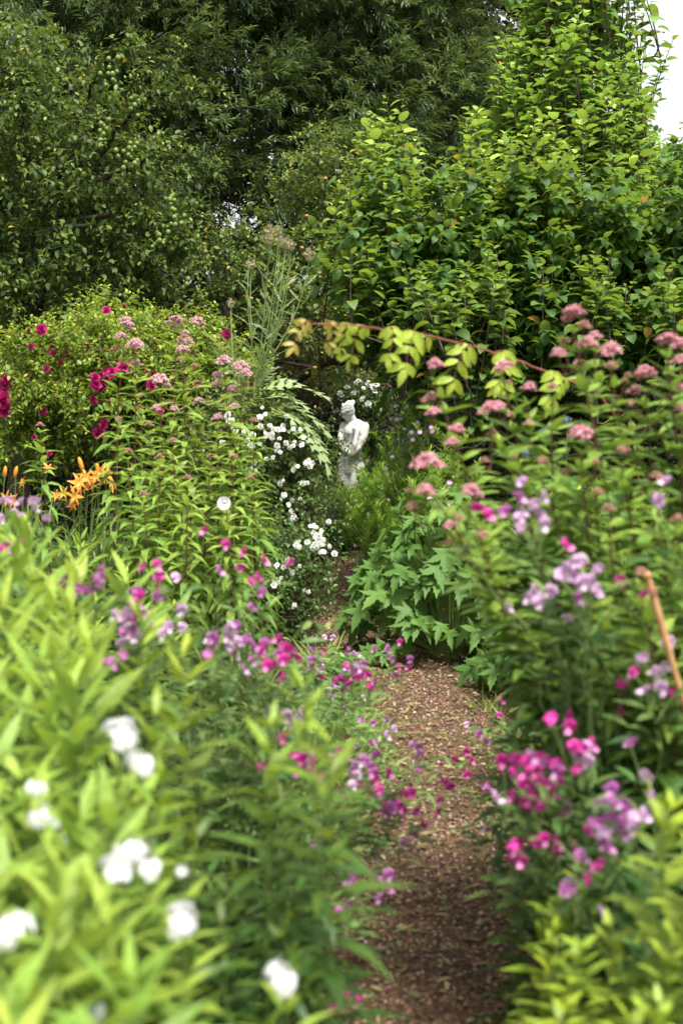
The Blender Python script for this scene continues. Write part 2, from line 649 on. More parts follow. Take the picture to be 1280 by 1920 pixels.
# loose stone chips over the path
mb = MB()
n = 52000
yy = 3.0 + (R.random(n) ** 1.5) * 10.2
xx = path_x(yy) + np.clip(R.normal(size=n) * .24, -.5, .5)
C = np.stack([xx, yy, gz(xx, yy) + .006], -1)
OCT = (np.array([(1, 0, 0), (-1, 0, 0), (0, 1, 0), (0, -1, 0), (0, 0, .6), (0, 0, -.6)], float),
       np.array([(0, 2, 4), (2, 1, 4), (1, 3, 4), (3, 0, 4), (2, 0, 5), (1, 2, 5), (3, 1, 5), (0, 3, 5)]))
blobs(mb, C, R.uniform(.003, .0075, n), OCT, jit=.28)
setting(mb, 'gravel', M['chips'], 'stuff', smooth=False, label='reddish brown gravel chips scattered over the garden path', category='gravel')

mb = MB()
n = 2600
yy = R.uniform(3.2, 10.5, n)
side = R.normal(size=n) * .3
xx = path_x(yy) + side
Pp = np.stack([xx, yy, gz(xx, yy) + .015], -1)
D = rand_dir(n) * [1, 1, .15]
leaves(mb, T_SMALL, Pp, D, R.uniform(.015, .05, n), R.uniform(.006, .016, n), .2, .3)
setting(mb, 'leaf_litter', M['litter'], 'stuff', label='dry leaves and clippings fallen along the gravel path', category='leaf litter')

mb = MB()
n = 170
yy = R.uniform(3.2, 9.5, n)
xx = path_x(yy) + R.normal(size=n) * .33
D = rand_dir(n) * [1, 1, .2]
leaves(mb, T_SMALL, np.stack([xx, yy, gz(xx, yy) + .016], -1), D, R.uniform(.008, .02, n), R.uniform(.007, .014, n), .3, .3, tint=R.random(n) ** 2)
setting(mb, 'fallen_petals', M['peamauve'], 'stuff', label='mauve sweet pea petals dropped along the gravel path', category='petals')

# low weeds along the path edges and bare soil of the beds
mb = MB()
n = 9000
yy = R.uniform(3.2, 14.5, n)
s = np.where(R.random(n) < .5, -1, 1)
dist = .36 + np.abs(R.normal(size=n)) * .45
k = (R.random(n) < .16) & (yy > 4.6)
dist = np.where(k, .42 - np.abs(R.normal(size=n)) * .12, dist)
xx = path_x(yy) + s * dist
Pp = np.stack([xx, yy, gz(xx, yy) + .05 * np.clip((dist - .38) / .4, 0, 1) + .0], -1)
D = rand_dir(n)
D[:, 2] = np.abs(D[:, 2]) * .8 + .25
leaves(mb, T_SMALL, Pp, D, R.uniform(.02, .06, n), R.uniform(.010, .022, n), .4, .3, tint=R.random(n) ** 3)
setting(mb, 'weeds', M['weed'], 'stuff', label='low green weeds creeping along the gravel path edges', category='weeds')


# ------------------------------------------------------------------ trees
def skeleton(wood, trunk, targets, r_trunk, r_tip=.006, sag=.0, wob=.12, kseg=7, gam=.6, vert=False):
    """trunk polyline, then every target is joined by a bent limb to the nearest wood; returns end directions"""
    trunk = np.asarray(trunk, float)
    tt = np.linspace(0, 1, 14)
    tr = np.stack([np.interp(tt, np.linspace(0, 1, len(trunk)), trunk[:, i]) for i in range(3)], -1)
    tr += R.normal(size=tr.shape) * .02
    tube(wood, tr, r_trunk, r_trunk * .5, 8)
    nodes = [tr[5:]]
    rad = [np.linspace(r_trunk * .8, r_trunk * .45, len(tr) - 5)]
    NP, NR = nodes[0], rad[0]
    c0 = tr[-1]
    order = np.argsort(np.linalg.norm(targets - c0, axis=1))
    dirs = np.zeros_like(targets)
    for i in order:
        t = targets[i]
        d = np.linalg.norm(NP - t, axis=1)
        up = NP[:, 2] > t[2] + .1          # limbs rise
        j = np.argmin(d + up * (.8 if not vert else 2.0) + .0)
        a = NP[j]
        mid = (a + t) / 2 + R.normal(size=3) * wob * d[j]
        mid[2] += sag * d[j]
        pts = bez(a, mid, t, kseg)
        pts[1:-1] += R.normal(size=(kseg - 2, 3)) * .03 * d[j]
        r0 = max(NR[j] * gam, r_tip * 1.1)
        rr = np.linspace(r0, max(r_tip, r0 * .35), kseg)
        tube(wood, pts, rr, None, 5)
        NP = np.concatenate([NP, pts[1:]])
        NR = np.concatenate([NR, rr[1:]])
        dirs[i] = nrm(pts[-1] - pts[-3])
    return dirs


def in_lobes(lobes, n, shell=.45):
    """points in a union of ellipsoids [(cx,cy,cz,rx,ry,rz)], denser towards the shell"""
    L = np.array(lobes, float)
    vol = (L[:, 3] * L[:, 4] * L[:, 5])
    ids = R.choice(len(L), n, p=vol / vol.sum())
    d = rand_dir(n)
    r = R.uniform(shell ** 2, 1, n) ** .5
    return L[ids, :3] + d * L[ids, 3:] * r[:, None], d


def twig_leaves(mb, wood, base, dirs, length, per, tm, L, W, spread=.9, curve=.3, fold=.25, droop=0.0, tipw=1.0,
                hint_noise=.35, tint0=0.0, tint1=1.0, tr=.0025, lean=None, tpow=2.0, zb=None):
    """leafy twigs; alternate leaves along each"""
    n = len(base)
    dirs = nrm(dirs)
    length = np.broadcast_to(length, (n,))
    t = np.tile(np.linspace(.12, 1, per), (n, 1)) + R.uniform(-.03, .03, (n, per))
    pos = base[:, None] + dirs[:, None] * (t * length[:, None])[:, :, None]
    pos[:, :, 2] -= droop * (t ** 2) * length[:, None]
    tang = dirs[:, None] * np.ones((n, per, 1))
    tang[:, :, 2] -= 2 * droop * t
    tang = nrm(tang)
    perp = nrm(np.cross(tang, rand_dir(n)[:, None] * np.ones((n, per, 1))))
    ang = (np.arange(per) * 2.4)[None, :] + R.uniform(0, .5, (n, per))
    b2 = np.cross(tang, perp)
    side = perp * np.cos(ang)[:, :, None] + b2 * np.sin(ang)[:, :, None]
    D = nrm(tang * (1 - spread * (1 - t[:, :, None] * .5)) + side * spread + R.normal(size=side.shape) * .15)
    if lean is not None:
        D = nrm(D + np.asarray(lean))
    hint = UP + R.normal(size=(n, per, 3)) * hint_noise
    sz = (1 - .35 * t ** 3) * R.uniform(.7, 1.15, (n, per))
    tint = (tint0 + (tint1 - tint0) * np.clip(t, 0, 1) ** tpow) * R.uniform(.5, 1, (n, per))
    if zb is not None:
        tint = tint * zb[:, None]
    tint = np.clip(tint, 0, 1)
    leaves(mb, tm, pos.reshape(-1, 3), D.reshape(-1, 3), (L * sz).ravel(), (W * sz).ravel(), curve, fold,
           hint.reshape(-1, 3), tint.ravel())
    if wood is not None:
        for i in range(n):
            s = np.linspace(0, 1, 4)[:, None]
            pts = base[i] + dirs[i] * s * length[i]
            pts[:, 2] -= droop * s[:, 0] ** 2 * length[i]
            tube(wood, pts, tr, tr * .5, 3)


# --- the great willow behind everything
def build_willow():
    base = np.array([-1.0, 18.0, 0.0])
    root = thing('willow_tree', 'huge dark willow with silvery narrow leaves filling the sky behind the garden', 'tree', base)
    wood, lv = MB(), MB()
    lobes = []
    for px, py, Y, r in [(200, 60, 17, 1.5), (420, 20, 17.5, 1.7), (640, 60, 17.5, 1.6), (800, 10, 18, 1.35), (330, 220, 16.5, 1.3),
                         (520, 250, 16.8, 1.4), (700, 230, 17, 1.15), (840, 180, 17.5, .95), (430, 360, 17.2, .95), (60, -60, 18, 1.6), (560, -180, 18, 2.4),
                         (300, -160, 18, 2.2), (600, 390, 18, .8), (760, 330, 17.4, .8), (140, 300, 18.2, 1.6), (820, -120, 18.5, 1.4), (250, 420, 18.3, 1.2), (20, 450, 18.4, 1.3)]:
        c = P(px, py, Y)
        lobes.append((c[0], c[1], c[2], r, r * .9, r * .85))
    T, d = in_lobes(lobes, 980, .4)
    skeleton(wood, [base, (-1.1, 18, 1.5), (-.9, 18, 3.2), (-.6, 18, 5.0)], T, .2, .008, sag=.1)
    part(wood, 'trunk', M['barkd'], root)
    n = 15
    tips = np.repeat(T, n, 0) + R.normal(size=(len(T) * n, 3)) * .12
    dd = nrm(np.repeat(d, n, 0) * .8 + rand_dir(len(tips)) * .9 + np.array([.55, 0, .25]))
    zb = np.clip((tips[:, 2] - 3) / 3.0, 0, 1) * .6 + .4  # tint grows with height, light from above painted into the leaves
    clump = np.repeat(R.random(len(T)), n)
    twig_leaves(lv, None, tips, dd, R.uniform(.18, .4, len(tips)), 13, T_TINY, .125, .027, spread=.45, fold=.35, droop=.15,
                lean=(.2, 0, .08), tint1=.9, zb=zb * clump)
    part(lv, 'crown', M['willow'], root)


build_willow()


def generic_tree(name, label, cat, base, trunk, lobes, nt_, rt, mat, bark, tm, L, W, per, ntw, twl, group=None, **kw):
    root = thing(name, label, cat, base, group)
    wood, lv = MB(), MB()
    T, d = in_lobes(lobes, nt_, kw.pop('shell', .4))
    skeleton(wood, trunk, T, rt, kw.pop('rtip', .005), sag=kw.pop('sag', .1), wob=kw.pop('wob', .12))
    n = ntw
    tips = np.repeat(T, n, 0) + R.normal(size=(len(T) * n, 3)) * kw.pop('jit', .06)
    dd = nrm(np.repeat(d, n, 0) * kw.pop('out', .7) + rand_dir(len(tips)) + np.asarray(kw.pop('bias', (0, 0, .2))))
    tw = kw.pop('twigwood', True)
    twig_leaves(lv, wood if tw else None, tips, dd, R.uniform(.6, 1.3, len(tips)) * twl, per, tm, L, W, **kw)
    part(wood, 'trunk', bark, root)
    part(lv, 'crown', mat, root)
    return root, T, tips


def lob(*rows):
    return [(*P(px, py, Y), rx, ry, rz) for px, py, Y, rx, ry, rz in rows]


# darker trees behind the willow
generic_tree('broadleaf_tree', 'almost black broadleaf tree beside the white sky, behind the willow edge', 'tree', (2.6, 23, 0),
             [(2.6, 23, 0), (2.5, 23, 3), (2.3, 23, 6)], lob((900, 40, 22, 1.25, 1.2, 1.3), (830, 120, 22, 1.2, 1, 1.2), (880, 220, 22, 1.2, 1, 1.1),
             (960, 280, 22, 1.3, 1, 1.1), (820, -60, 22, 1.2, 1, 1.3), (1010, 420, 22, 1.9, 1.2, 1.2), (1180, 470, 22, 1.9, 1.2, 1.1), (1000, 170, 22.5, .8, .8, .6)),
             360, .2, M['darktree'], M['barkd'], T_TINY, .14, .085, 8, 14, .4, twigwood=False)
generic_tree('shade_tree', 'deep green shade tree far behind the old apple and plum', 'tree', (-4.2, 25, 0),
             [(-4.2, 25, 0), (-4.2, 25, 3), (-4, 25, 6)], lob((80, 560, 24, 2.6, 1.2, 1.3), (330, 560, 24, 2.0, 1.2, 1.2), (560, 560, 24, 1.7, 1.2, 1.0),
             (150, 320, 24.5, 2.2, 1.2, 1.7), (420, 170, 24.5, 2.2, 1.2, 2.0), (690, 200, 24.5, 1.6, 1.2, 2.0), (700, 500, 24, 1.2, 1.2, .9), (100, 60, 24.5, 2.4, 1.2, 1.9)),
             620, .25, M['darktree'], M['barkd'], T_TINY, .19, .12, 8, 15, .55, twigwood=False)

# --- plum tree on the left
root, T, tips = generic_tree('plum_tree', 'plum tree on the left hung with small green plums on arching branches', 'tree', (-2.75, 12, 0),
             [(-2.75, 12, 0), (-2.7, 12, .9), (-2.6, 11.9, 1.7), (-2.45, 11.8, 2.4)],
             lob((60, 200, 12, .75, .8, .6), (190, 210, 11.8, .55, .6, .42), (60, 330, 11.8, .85, .9, .6), (230, 330, 11.6, .62, .7, .5), (120, 450, 11.6, .95, .8, .55),
                 (270, 460, 11.5, .5, .6, .5), (290, 560, 11.6, .42, .5, .35), (110, 580, 11.8, .85, .7, .35), (-80, 250, 12, .8, .9, .9), (-60, 480, 12, .8, .9, .8), (0, 120, 12.4, .5, .6, .45)),
             330, .11, M['plum'], M['barkd'], T_SMALL, .074, .041, 9, 7, .26, droop=.15, bias=(.1, -.1, .15), shell=.25, sag=.12, tpow=1.5, tint1=.8)
# long outer branches that break the outline
wood, lv = MB(), MB()
for (a, b, c) in [((90, 360, 11.5), (150, 240, 11), (330, 90, 10.9)), ((180, 300, 11.4), (260, 150, 11), (395, 165, 10.9)), ((60, 380, 11.4), (40, 250, 11.2), (45, 150, 11.2)),
                  ((180, 340, 11.3), (300, 270, 11), (395, 310, 10.9)), ((150, 200, 11.5), (200, 110, 11.2), (250, 85, 11.1)), ((120, 420, 11.3), (300, 350, 11), (375, 480, 10.9)),
                  ((100, 430, 11.2), (250, 400, 11), (340, 560, 10.9))]:
    pts = bez(P(*a), P(*b), P(*c), 14)
    pts[1:-1] += R.normal(size=(12, 3)) * .015
    tube(wood, pts, .022, .004, 5)
    seg = np.gradient(pts, axis=0)
    for kk in range(3, 14):
        bb = np.repeat(pts[kk][None], 5, 0)
        dd = nrm(nrm(seg[kk]) + rand_dir(5) * .8)
        twig_leaves(lv, wood, bb, dd, R.uniform(.08, .2, 5), 6, T_SMALL, .064, .035, droop=.2, tint1=1)
part(wood, 'branch', M['barkd'], root)
part(lv, 'foliage', M['plum'], root)
mbp = MB()
blobs(mbp, [(0, 0, 0)], [.018], ICO2, (1, 1, 1.15))
plum_me = mbp.mesh('plum', M['plumfruit'])
for k in range(92):
    px, py = [(205, 140), (240, 290), (245, 300), (325, 390), (330, 410), (310, 460), (200, 250), (345, 520), (300, 445), (250, 200)][k % 10]
    p = P(px + R.normal() * 9, py + R.normal() * 14, 10.95 + R.normal() * .08)
    put('plum', plum_me, root, p, None, R.uniform(.85, 1.15))

# --- old apple tree in the middle
root, T, tips = generic_tree('apple_tree', 'gnarled old apple tree with small russet apples in the middle distance', 'tree', (-.75, 14.2, 0),
             [(-.75, 14.2, 0), (-.8, 14.2, .9), (-.95, 14.1, 1.6), (-1.15, 14.0, 2.3)],
             lob((600, 330, 14.3, .42, .5, .38), (560, 400, 14, .5, .5, .4), (630, 430, 14.2, .5, .5, .4), (430, 470, 13.8, .42, .45, .28), (560, 520, 13.8, .6, .5, .4),
                 (590, 600, 13.6, .5, .5, .35), (480, 580, 14, .6, .5, .35), (620, 660, 13.8, .4, .4, .2), (640, 300, 14.5, .3, .4, .2), (440, 540, 13.9, .35, .4, .3)),
             190, .10, M['oldapple'], M['bark'], T_SMALL, .062, .040, 8, 6, .2, droop=.1, shell=.3, wob=.2, tint1=.9)
lb = MB()
pts_ = np.array([P(560, 715, 13.9), P(585, 695, 13.6), P(605, 680, 13.4), P(622, 668, 13.3)])
tube(lb, pts_, np.array([.03, .04, .05, .085]), None, 9)
blobs(lb, [P(628, 668, 13.28), P(640, 672, 13.3), P(632, 660, 13.32)], [.085, .07, .06], ICO2, jit=.04)
tube(lb, bez((-.85, 14.15, 1.2), P(540, 700, 14.1), pts_[0], 6), .04, .03, 7)
part(lb, 'cut_limb', M['barkd'], root)
mba = MB()
blobs(mba, [(0, 0, 0)], [.03], ICO2, (1, 1, .88))
apple_me = mba.mesh('apple', M['applefruit'])
for px, py in [(385, 472), (621, 588), (628, 580), (556, 634), (560, 640), (553, 640), (575, 405), (545, 530), (540, 540), (600, 520), (640, 400), (520, 600), (566, 465),
               (470, 560), (590, 690), (575, 700), (610, 335)]:
    put('apple', apple_me, root, P(px, py, 13.3), None, R.uniform(.6, .85))


# --- the two leafy apple trees on the right, with upright shoots
def shoot_tree(label, base, trunk, shoots, lobes, nlobe, L=.125):
    root = thing('young_apple_tree', label, 'tree', base, 'apple trees with upright shoots on the right')
    wood, lv = MB(), MB()
    bot = np.array([s[0] for s in shoots])
    T2, d2 = in_lobes(lobes, nlobe, .2)
    skeleton(wood, trunk, np.concatenate([bot, T2]), .09, .006, sag=-.05, vert=True)
    for bpt, top, bright in shoots:  # bright fades the tint of lower shoots, painting canopy shade
        ln = np.linalg.norm(top - bpt)
        mid = (bpt + top) / 2 + R.normal(size=3) * .04 * ln
        n = max(5, int(ln / .040))
        pts = bez(bpt, mid, top, 10)
        tube(wood, pts, .007, .0022, 4)
        t = np.linspace(.1, 1, n) ** .85
        pos = np.stack([np.interp(t, np.linspace(0, 1, 10), pts[:, i]) for i in range(3)], -1)
        a = np.arange(n) * 2.4 + R.uniform(0, 6)
        up = .25 + .9 * t ** 3 + R.normal(size=n) * .15
        D = np.stack([np.cos(a), np.sin(a), up], -1)
        sz = np.where(t > .93, .6, 1) * R.uniform(.55, 1.2, n) * (1 - .2 * t)
        # short leaf stalk first
        pos = pos + nrm(D) * .02
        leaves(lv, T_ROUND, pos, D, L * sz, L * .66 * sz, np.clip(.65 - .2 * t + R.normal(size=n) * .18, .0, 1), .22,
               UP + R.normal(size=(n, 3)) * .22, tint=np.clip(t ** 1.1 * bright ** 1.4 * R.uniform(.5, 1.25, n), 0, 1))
    n = 7
    tips = np.repeat(T2, n, 0) + R.normal(size=(len(T2) * n, 3)) * .08
    dd = nrm(np.repeat(d2, n, 0) * .6 + rand_dir(len(tips)) * .8 + np.array([0, 0, .5]))
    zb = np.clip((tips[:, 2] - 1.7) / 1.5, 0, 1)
    twig_leaves(lv, wood, tips, dd, R.uniform(.12, .3, len(tips)), 8, T_ROUND, L * .85, L * .6, curve=.5, tint1=.22, zb=zb, hint_noise=.2)  # inner and lower leaves tinted less, shade of the crown in their colour
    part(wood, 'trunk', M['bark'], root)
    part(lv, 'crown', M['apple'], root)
    return root


top_f = [(630, 330), (655, 262), (690, 205), (740, 175), (790, 250), (850, 290), (885, 190), (950, 215), (1010, 185), (1080, 190), (1130, 175), (1180, 215), (1230, 310), (1330, 330)]
tx, ty = zip(*top_f)
sh = []
grp = [(R.uniform(650, 1335), R.random() ** 1.1, R.uniform(-35, 35)) for _ in range(44)] + [(x_, 0.0, 0) for x_ in (690, 738, 800, 885, 950, 1010, 1080, 1140, 1190)]
for k in range(262):
    gx, gd, gs = grp[k % len(grp)]
    px = gx + R.normal() * 20
    lowest = 620
    t0 = np.interp(px, tx, ty) + gs * (gd > 0) + abs(px - gx) * .9
    dp = np.clip(gd + abs(R.normal()) * .04, 0, 1)
    py = t0 + dp * (lowest - t0) * .8 + R.uniform(-16, 30)
    Y = 10.6 - 1.7 * dp + R.normal() * .15
    top = P(px, py, Y)
    ln = R.uniform(.35, .95)
    b = top - np.array([R.normal() * .10 + (px - 980) * .0006 * ln, R.normal() * .08, ln])
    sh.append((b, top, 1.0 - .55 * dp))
tb = P(1030, 700, 10.2)[0]
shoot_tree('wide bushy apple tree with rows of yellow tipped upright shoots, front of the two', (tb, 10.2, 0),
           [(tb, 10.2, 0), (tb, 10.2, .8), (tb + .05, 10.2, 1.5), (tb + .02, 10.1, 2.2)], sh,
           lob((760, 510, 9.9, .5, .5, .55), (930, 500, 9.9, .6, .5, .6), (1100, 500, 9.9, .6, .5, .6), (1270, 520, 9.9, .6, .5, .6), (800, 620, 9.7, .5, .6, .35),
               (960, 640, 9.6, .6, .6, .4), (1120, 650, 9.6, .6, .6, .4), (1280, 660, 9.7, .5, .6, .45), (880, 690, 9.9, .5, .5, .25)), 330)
top_b = [(895, 330), (915, 230), (932, 105), (955, 25), (1000, -60), (1090, -180), (1190, -120), (1212, 40), (1225, 240), (1290, 300)]
tx, ty = zip(*top_b)
sh = []
grp = [(R.uniform(910, 1230), R.random(), R.uniform(-40, 40)) for _ in range(40)] + [(x_, 0.0, 0) for x_ in (935, 985, 1040, 1100, 1160, 1205)]
for k in range(240):
    gx, gd, gs = grp[k % len(grp)]
    px = gx + R.normal() * 17
    t0 = np.interp(px, tx, ty) + gs * (gd > 0) + abs(px - gx) * .9
    dp = np.clip(gd + abs(R.normal()) * .04, 0, 1)
    py = t0 + dp * 380 + R.uniform(-45, 35)
    top = P(px, py, 11.6 - 1.0 * dp + R.normal() * .15)
    ln = R.uniform(.5, 1.1)
    b = top - np.array([R.normal() * .12 + (px - 1060) * .0006 * ln, R.normal() * .08, ln])
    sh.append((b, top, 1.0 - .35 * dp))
for px, py in [(1235, 140), (1262, 72), (1240, 110)]:
    top = P(px, py, 12)
    sh.append((top - np.array([.3, 0, .95]), top, .9))
tb = P(1080, 700, 12.6)[0]
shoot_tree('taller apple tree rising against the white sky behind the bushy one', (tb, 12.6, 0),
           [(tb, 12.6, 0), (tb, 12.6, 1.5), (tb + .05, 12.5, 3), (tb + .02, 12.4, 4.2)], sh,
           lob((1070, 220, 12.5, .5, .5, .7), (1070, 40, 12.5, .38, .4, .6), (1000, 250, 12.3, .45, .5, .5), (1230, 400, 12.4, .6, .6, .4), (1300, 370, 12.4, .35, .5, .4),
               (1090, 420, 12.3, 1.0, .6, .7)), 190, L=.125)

# --- shrubs behind the statue
for nm, label, base, lobes, nn, mat, tint in [
    ('twiggy_shrub', 'brownish twiggy shrub between the old apple and the bushy apple tree', (.22, 15.2, 0),
     lob((680, 560, 15.2, .45, .4, .5), (700, 640, 15.2, .5, .4, .45), (650, 620, 15.0, .3, .4, .4)), 130, leafmat('brown_leaf', (.05, .05, .02), (.12, .10, .035), (.2, .15, .05)), .6),
    ('tangled_shrub', 'open tangled shrub with bare dark stems left behind the statue', (-.35, 15.0, 0),
     lob((600, 700, 15.0, .65, .4, .3), (560, 740, 14.8, .4, .4, .25), (680, 700, 14.9, .3, .3, .25)), 100, leafmat('olive_leaf', (.04, .05, .02), (.10, .11, .035), (.3, .3, .1)), .8)]:
    generic_tree(nm, label, 'shrub', base, [base, (base[0], base[1], .5), (base[0], base[1], 1.0)], lobes, nn, .03, mat, M['twig'], T_TINY, .05, .02, 7, 8, .16, tint1=tint, wob=.3, shell=.1)


def dense_shrub(name, label, base, lobes, n, mat, L, W, cat='shrub', tint=.6, group=None):
    root = thing(name, label, cat, base, group)
    core, lv = MB(), MB()
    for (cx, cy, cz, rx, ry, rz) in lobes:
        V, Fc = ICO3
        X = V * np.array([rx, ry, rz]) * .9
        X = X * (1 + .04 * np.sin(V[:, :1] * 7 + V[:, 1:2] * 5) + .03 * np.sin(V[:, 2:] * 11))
        core.add(X + [cx, cy, cz], Fc)  # solid core added to block light inside the leaf shell
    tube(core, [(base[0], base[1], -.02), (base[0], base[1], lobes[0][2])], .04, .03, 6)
    T, d = in_lobes(lobes, n, .88)
    bump = 1 + .05 * np.sin(d[:, :1] * 9 + d[:, 2:] * 6)
    c = T + d * .02 * bump
    D = nrm(d + rand_dir(n) * .8 + [0, 0, .3])
    leaves(lv, T_TINY, c, D, R.uniform(.7, 1.2, n) * L, R.uniform(.7, 1.2, n) * W, .2, .3, d + R.normal(size=(n, 3)) * .5,
           tint=np.clip(R.random(n) ** 2 * tint, 0, 1))
    part(core, 'shade_core', M['shadecore'], root)
    part(lv, 'foliage', mat, root)
    return root


M['shadecore'] = roughmat('inner_shade_core', (.008, .014, .006), (.02, .03, .012), 30, .8, .02)  # near-black colour stands for the shade inside the shrubs
g0 = P(640, 850, 14.6)
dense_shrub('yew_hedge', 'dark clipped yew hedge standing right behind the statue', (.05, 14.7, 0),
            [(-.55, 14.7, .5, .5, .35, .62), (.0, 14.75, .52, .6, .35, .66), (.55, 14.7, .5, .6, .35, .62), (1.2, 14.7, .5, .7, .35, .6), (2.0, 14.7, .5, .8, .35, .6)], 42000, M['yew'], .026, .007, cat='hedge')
c = P(585, 950, 12.2)
dense_shrub('box_shrub', 'rounded box bush beside the far end of the path, larger and nearer one', (c[0], 12.2, 0), [(c[0], 12.2, .3, .25, .3, .36), (c[0] - .3, 12.2, .3, .3, .3, .34)], 16000, M['box'], .02, .012, group='clipped box bushes')
c = P(600, 890, 13.4)
dense_shrub('box_shrub', 'small dark box mound left of the statue foot, behind the rounded one', (c[0], 13.4, 0), [(c[0], 13.4, .40, .2, .22, .30), (c[0] - .25, 13.4, .25, .25, .25, .3)], 11000, M['box'], .02, .011, group='clipped box bushes', tint=.2)
c = P(640, 985, 12.7)
dense_shrub('box_shrub', 'lowest box mound in front of the statue plinth at the path end', (c[0], 12.7, 0), [(c[0], 12.7, .16, .24, .16, .22), (c[0] + .22, 12.8, .2, .22, .16, .26)], 9000, M['box'], .02, .012, group='clipped box bushes')
c = P(720, 660, 16)
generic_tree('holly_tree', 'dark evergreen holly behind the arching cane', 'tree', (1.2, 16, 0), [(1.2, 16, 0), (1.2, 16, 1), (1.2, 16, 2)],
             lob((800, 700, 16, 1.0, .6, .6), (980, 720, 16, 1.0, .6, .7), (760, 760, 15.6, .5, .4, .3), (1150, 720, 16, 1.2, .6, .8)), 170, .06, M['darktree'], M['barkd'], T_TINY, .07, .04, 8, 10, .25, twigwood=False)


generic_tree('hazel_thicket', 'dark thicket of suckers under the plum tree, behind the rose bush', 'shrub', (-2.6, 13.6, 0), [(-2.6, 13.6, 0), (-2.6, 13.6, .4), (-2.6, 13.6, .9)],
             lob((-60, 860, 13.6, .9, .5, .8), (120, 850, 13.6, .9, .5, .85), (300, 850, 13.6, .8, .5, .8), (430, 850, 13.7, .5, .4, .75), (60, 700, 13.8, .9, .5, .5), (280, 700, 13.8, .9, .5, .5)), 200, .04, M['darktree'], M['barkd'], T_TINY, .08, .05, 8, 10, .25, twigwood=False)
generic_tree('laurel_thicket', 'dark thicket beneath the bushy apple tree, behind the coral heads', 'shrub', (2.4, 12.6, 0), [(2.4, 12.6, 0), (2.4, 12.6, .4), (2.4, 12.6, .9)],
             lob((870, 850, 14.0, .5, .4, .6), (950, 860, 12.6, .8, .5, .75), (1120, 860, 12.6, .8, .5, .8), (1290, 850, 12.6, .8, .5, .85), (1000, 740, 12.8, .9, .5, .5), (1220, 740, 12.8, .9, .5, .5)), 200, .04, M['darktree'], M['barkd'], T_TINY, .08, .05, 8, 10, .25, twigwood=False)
mb = MB()
n = 60000
xx = R.uniform(-12, 12, n)
top = 2.9 + .35 * np.sin(xx * 1.7) + .2 * np.sin(xx * 4.1 + 1)
zz = top * R.random(n) ** .8
yy = 20.5 + R.uniform(-.5, .5, n) + .2 * np.sin(xx * 3)
leaves(mb, T_TINY, np.stack([xx, yy, zz], -1), rand_dir(n), R.uniform(.10, .2, n), R.uniform(.06, .1, n), .2, .3, tint=R.random(n) ** 3)
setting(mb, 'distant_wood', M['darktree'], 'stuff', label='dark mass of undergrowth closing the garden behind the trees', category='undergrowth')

# ------------------------------------------------------------------ flowers (prototype meshes, local +Z is the facing direction)
def rose_mesh(name, mat, r=.045, double=True, eye=0.8):
    mb = MB()
    for ring, (cnt, tilt, sc) in enumerate([(5, .35, 1.0), (5, .8, .75), (4, 1.3, .5)] if double else [(5, .3, 1.0), (3, .9, .5)]):
        a = np.arange(cnt) * 6.283 / cnt + ring * .6 + R.uniform(-.15, .15, cnt)
        D = np.stack([np.cos(a), np.sin(a), np.full(cnt, tilt)], -1)
        leaves(mb, T_ROUND, np.zeros((cnt, 3)) + [0, 0, .004 * ring], D, r * sc, r * 1.15 * sc, -.25 if ring else .15, .35, UP + R.normal(size=(cnt, 3)) * .15, tint=0, wave=.15)
    blobs(mb, [(0, 0, r * .2)], [r * .18], ICO1, tint=eye)
    return mb.mesh(name, mat)


rose_me = [rose_mesh('rose', M['magenta'], .048, True, 0) for _ in range(3)]
spent_me = rose_mesh('spent_rose', M['roseold'], .028, True, 0)
white_me = [rose_mesh('white_rose', M['white'], .034, i % 2 == 0) for i in range(4)]


def head_mesh(name, mat, r, lobes, n, h=.75, ball=.006, squash=(1, 1, 1.1)):
    """flat-domed corymb of fuzzy florets carried on short rays"""
    mb = MB()
    C = []
    for i in range(lobes):
        a, q = i * 2.4, math.sqrt(i / lobes)
        c = np.array([math.cos(a) * q * r * .75, math.sin(a) * q * r * .75, h * r * (1 - q * q)])
        rr = r * R.uniform(.34, .5)
        d = rand_dir(n)
        d[:, 2] = np.abs(d[:, 2])
        C.append(c + d * rr * [1, 1, .7])
    C = np.concatenate(C)
    blobs(mb, C, R.uniform(.6, 1.2, len(C)) * ball, OCT, squash, tint=np.clip(R.random(len(C)) ** 3 * 1.2, 0, 1), jit=.25)
    return mb.mesh(name, mat, smooth=False)


def pea_mesh(name, mat, inner):
    mb = MB()
    k = .021
    # standard petal: broad round banner folded back, wings forward
    for s in (-1, 1):
        leaves(mb, T_ROUND, [(0, 0, 0)], [(s * .55, -.1, 1)], k, k * .95, .45, .2, np.array([[0, -1, .1]]), tint=.0, wave=.3)
    leaves(mb, T_ROUND, [(0, 0, 0)], [(0, .1, 1)], k * 1.05, k * 1.3, .35, .25, np.array([[0, -1, 0]]), tint=.15, wave=.35)
    for s in (-1, 1):
        leaves(mb, T_ROUND, [(0, 0, 0)], [(s * .3, -1, .15)], k * .95, k * .6, .3, .35, np.array([[s, 0, .6]]), tint=inner, wave=.2)
    leaves(mb, T_SMALL, [(0, 0, 0)], [(0, -1, -.1)], k * .6, k * .3, .1, .5, np.array([[0, 0, 1]]), tint=1)
    return mb.mesh(name, mat)


pea = {c: [pea_mesh('pea_flower', M[m], i) for i in (.3, .8)] for c, m in (('hot', 'peahot'), ('pale', 'peapale'), ('mauve', 'peamauve'))}

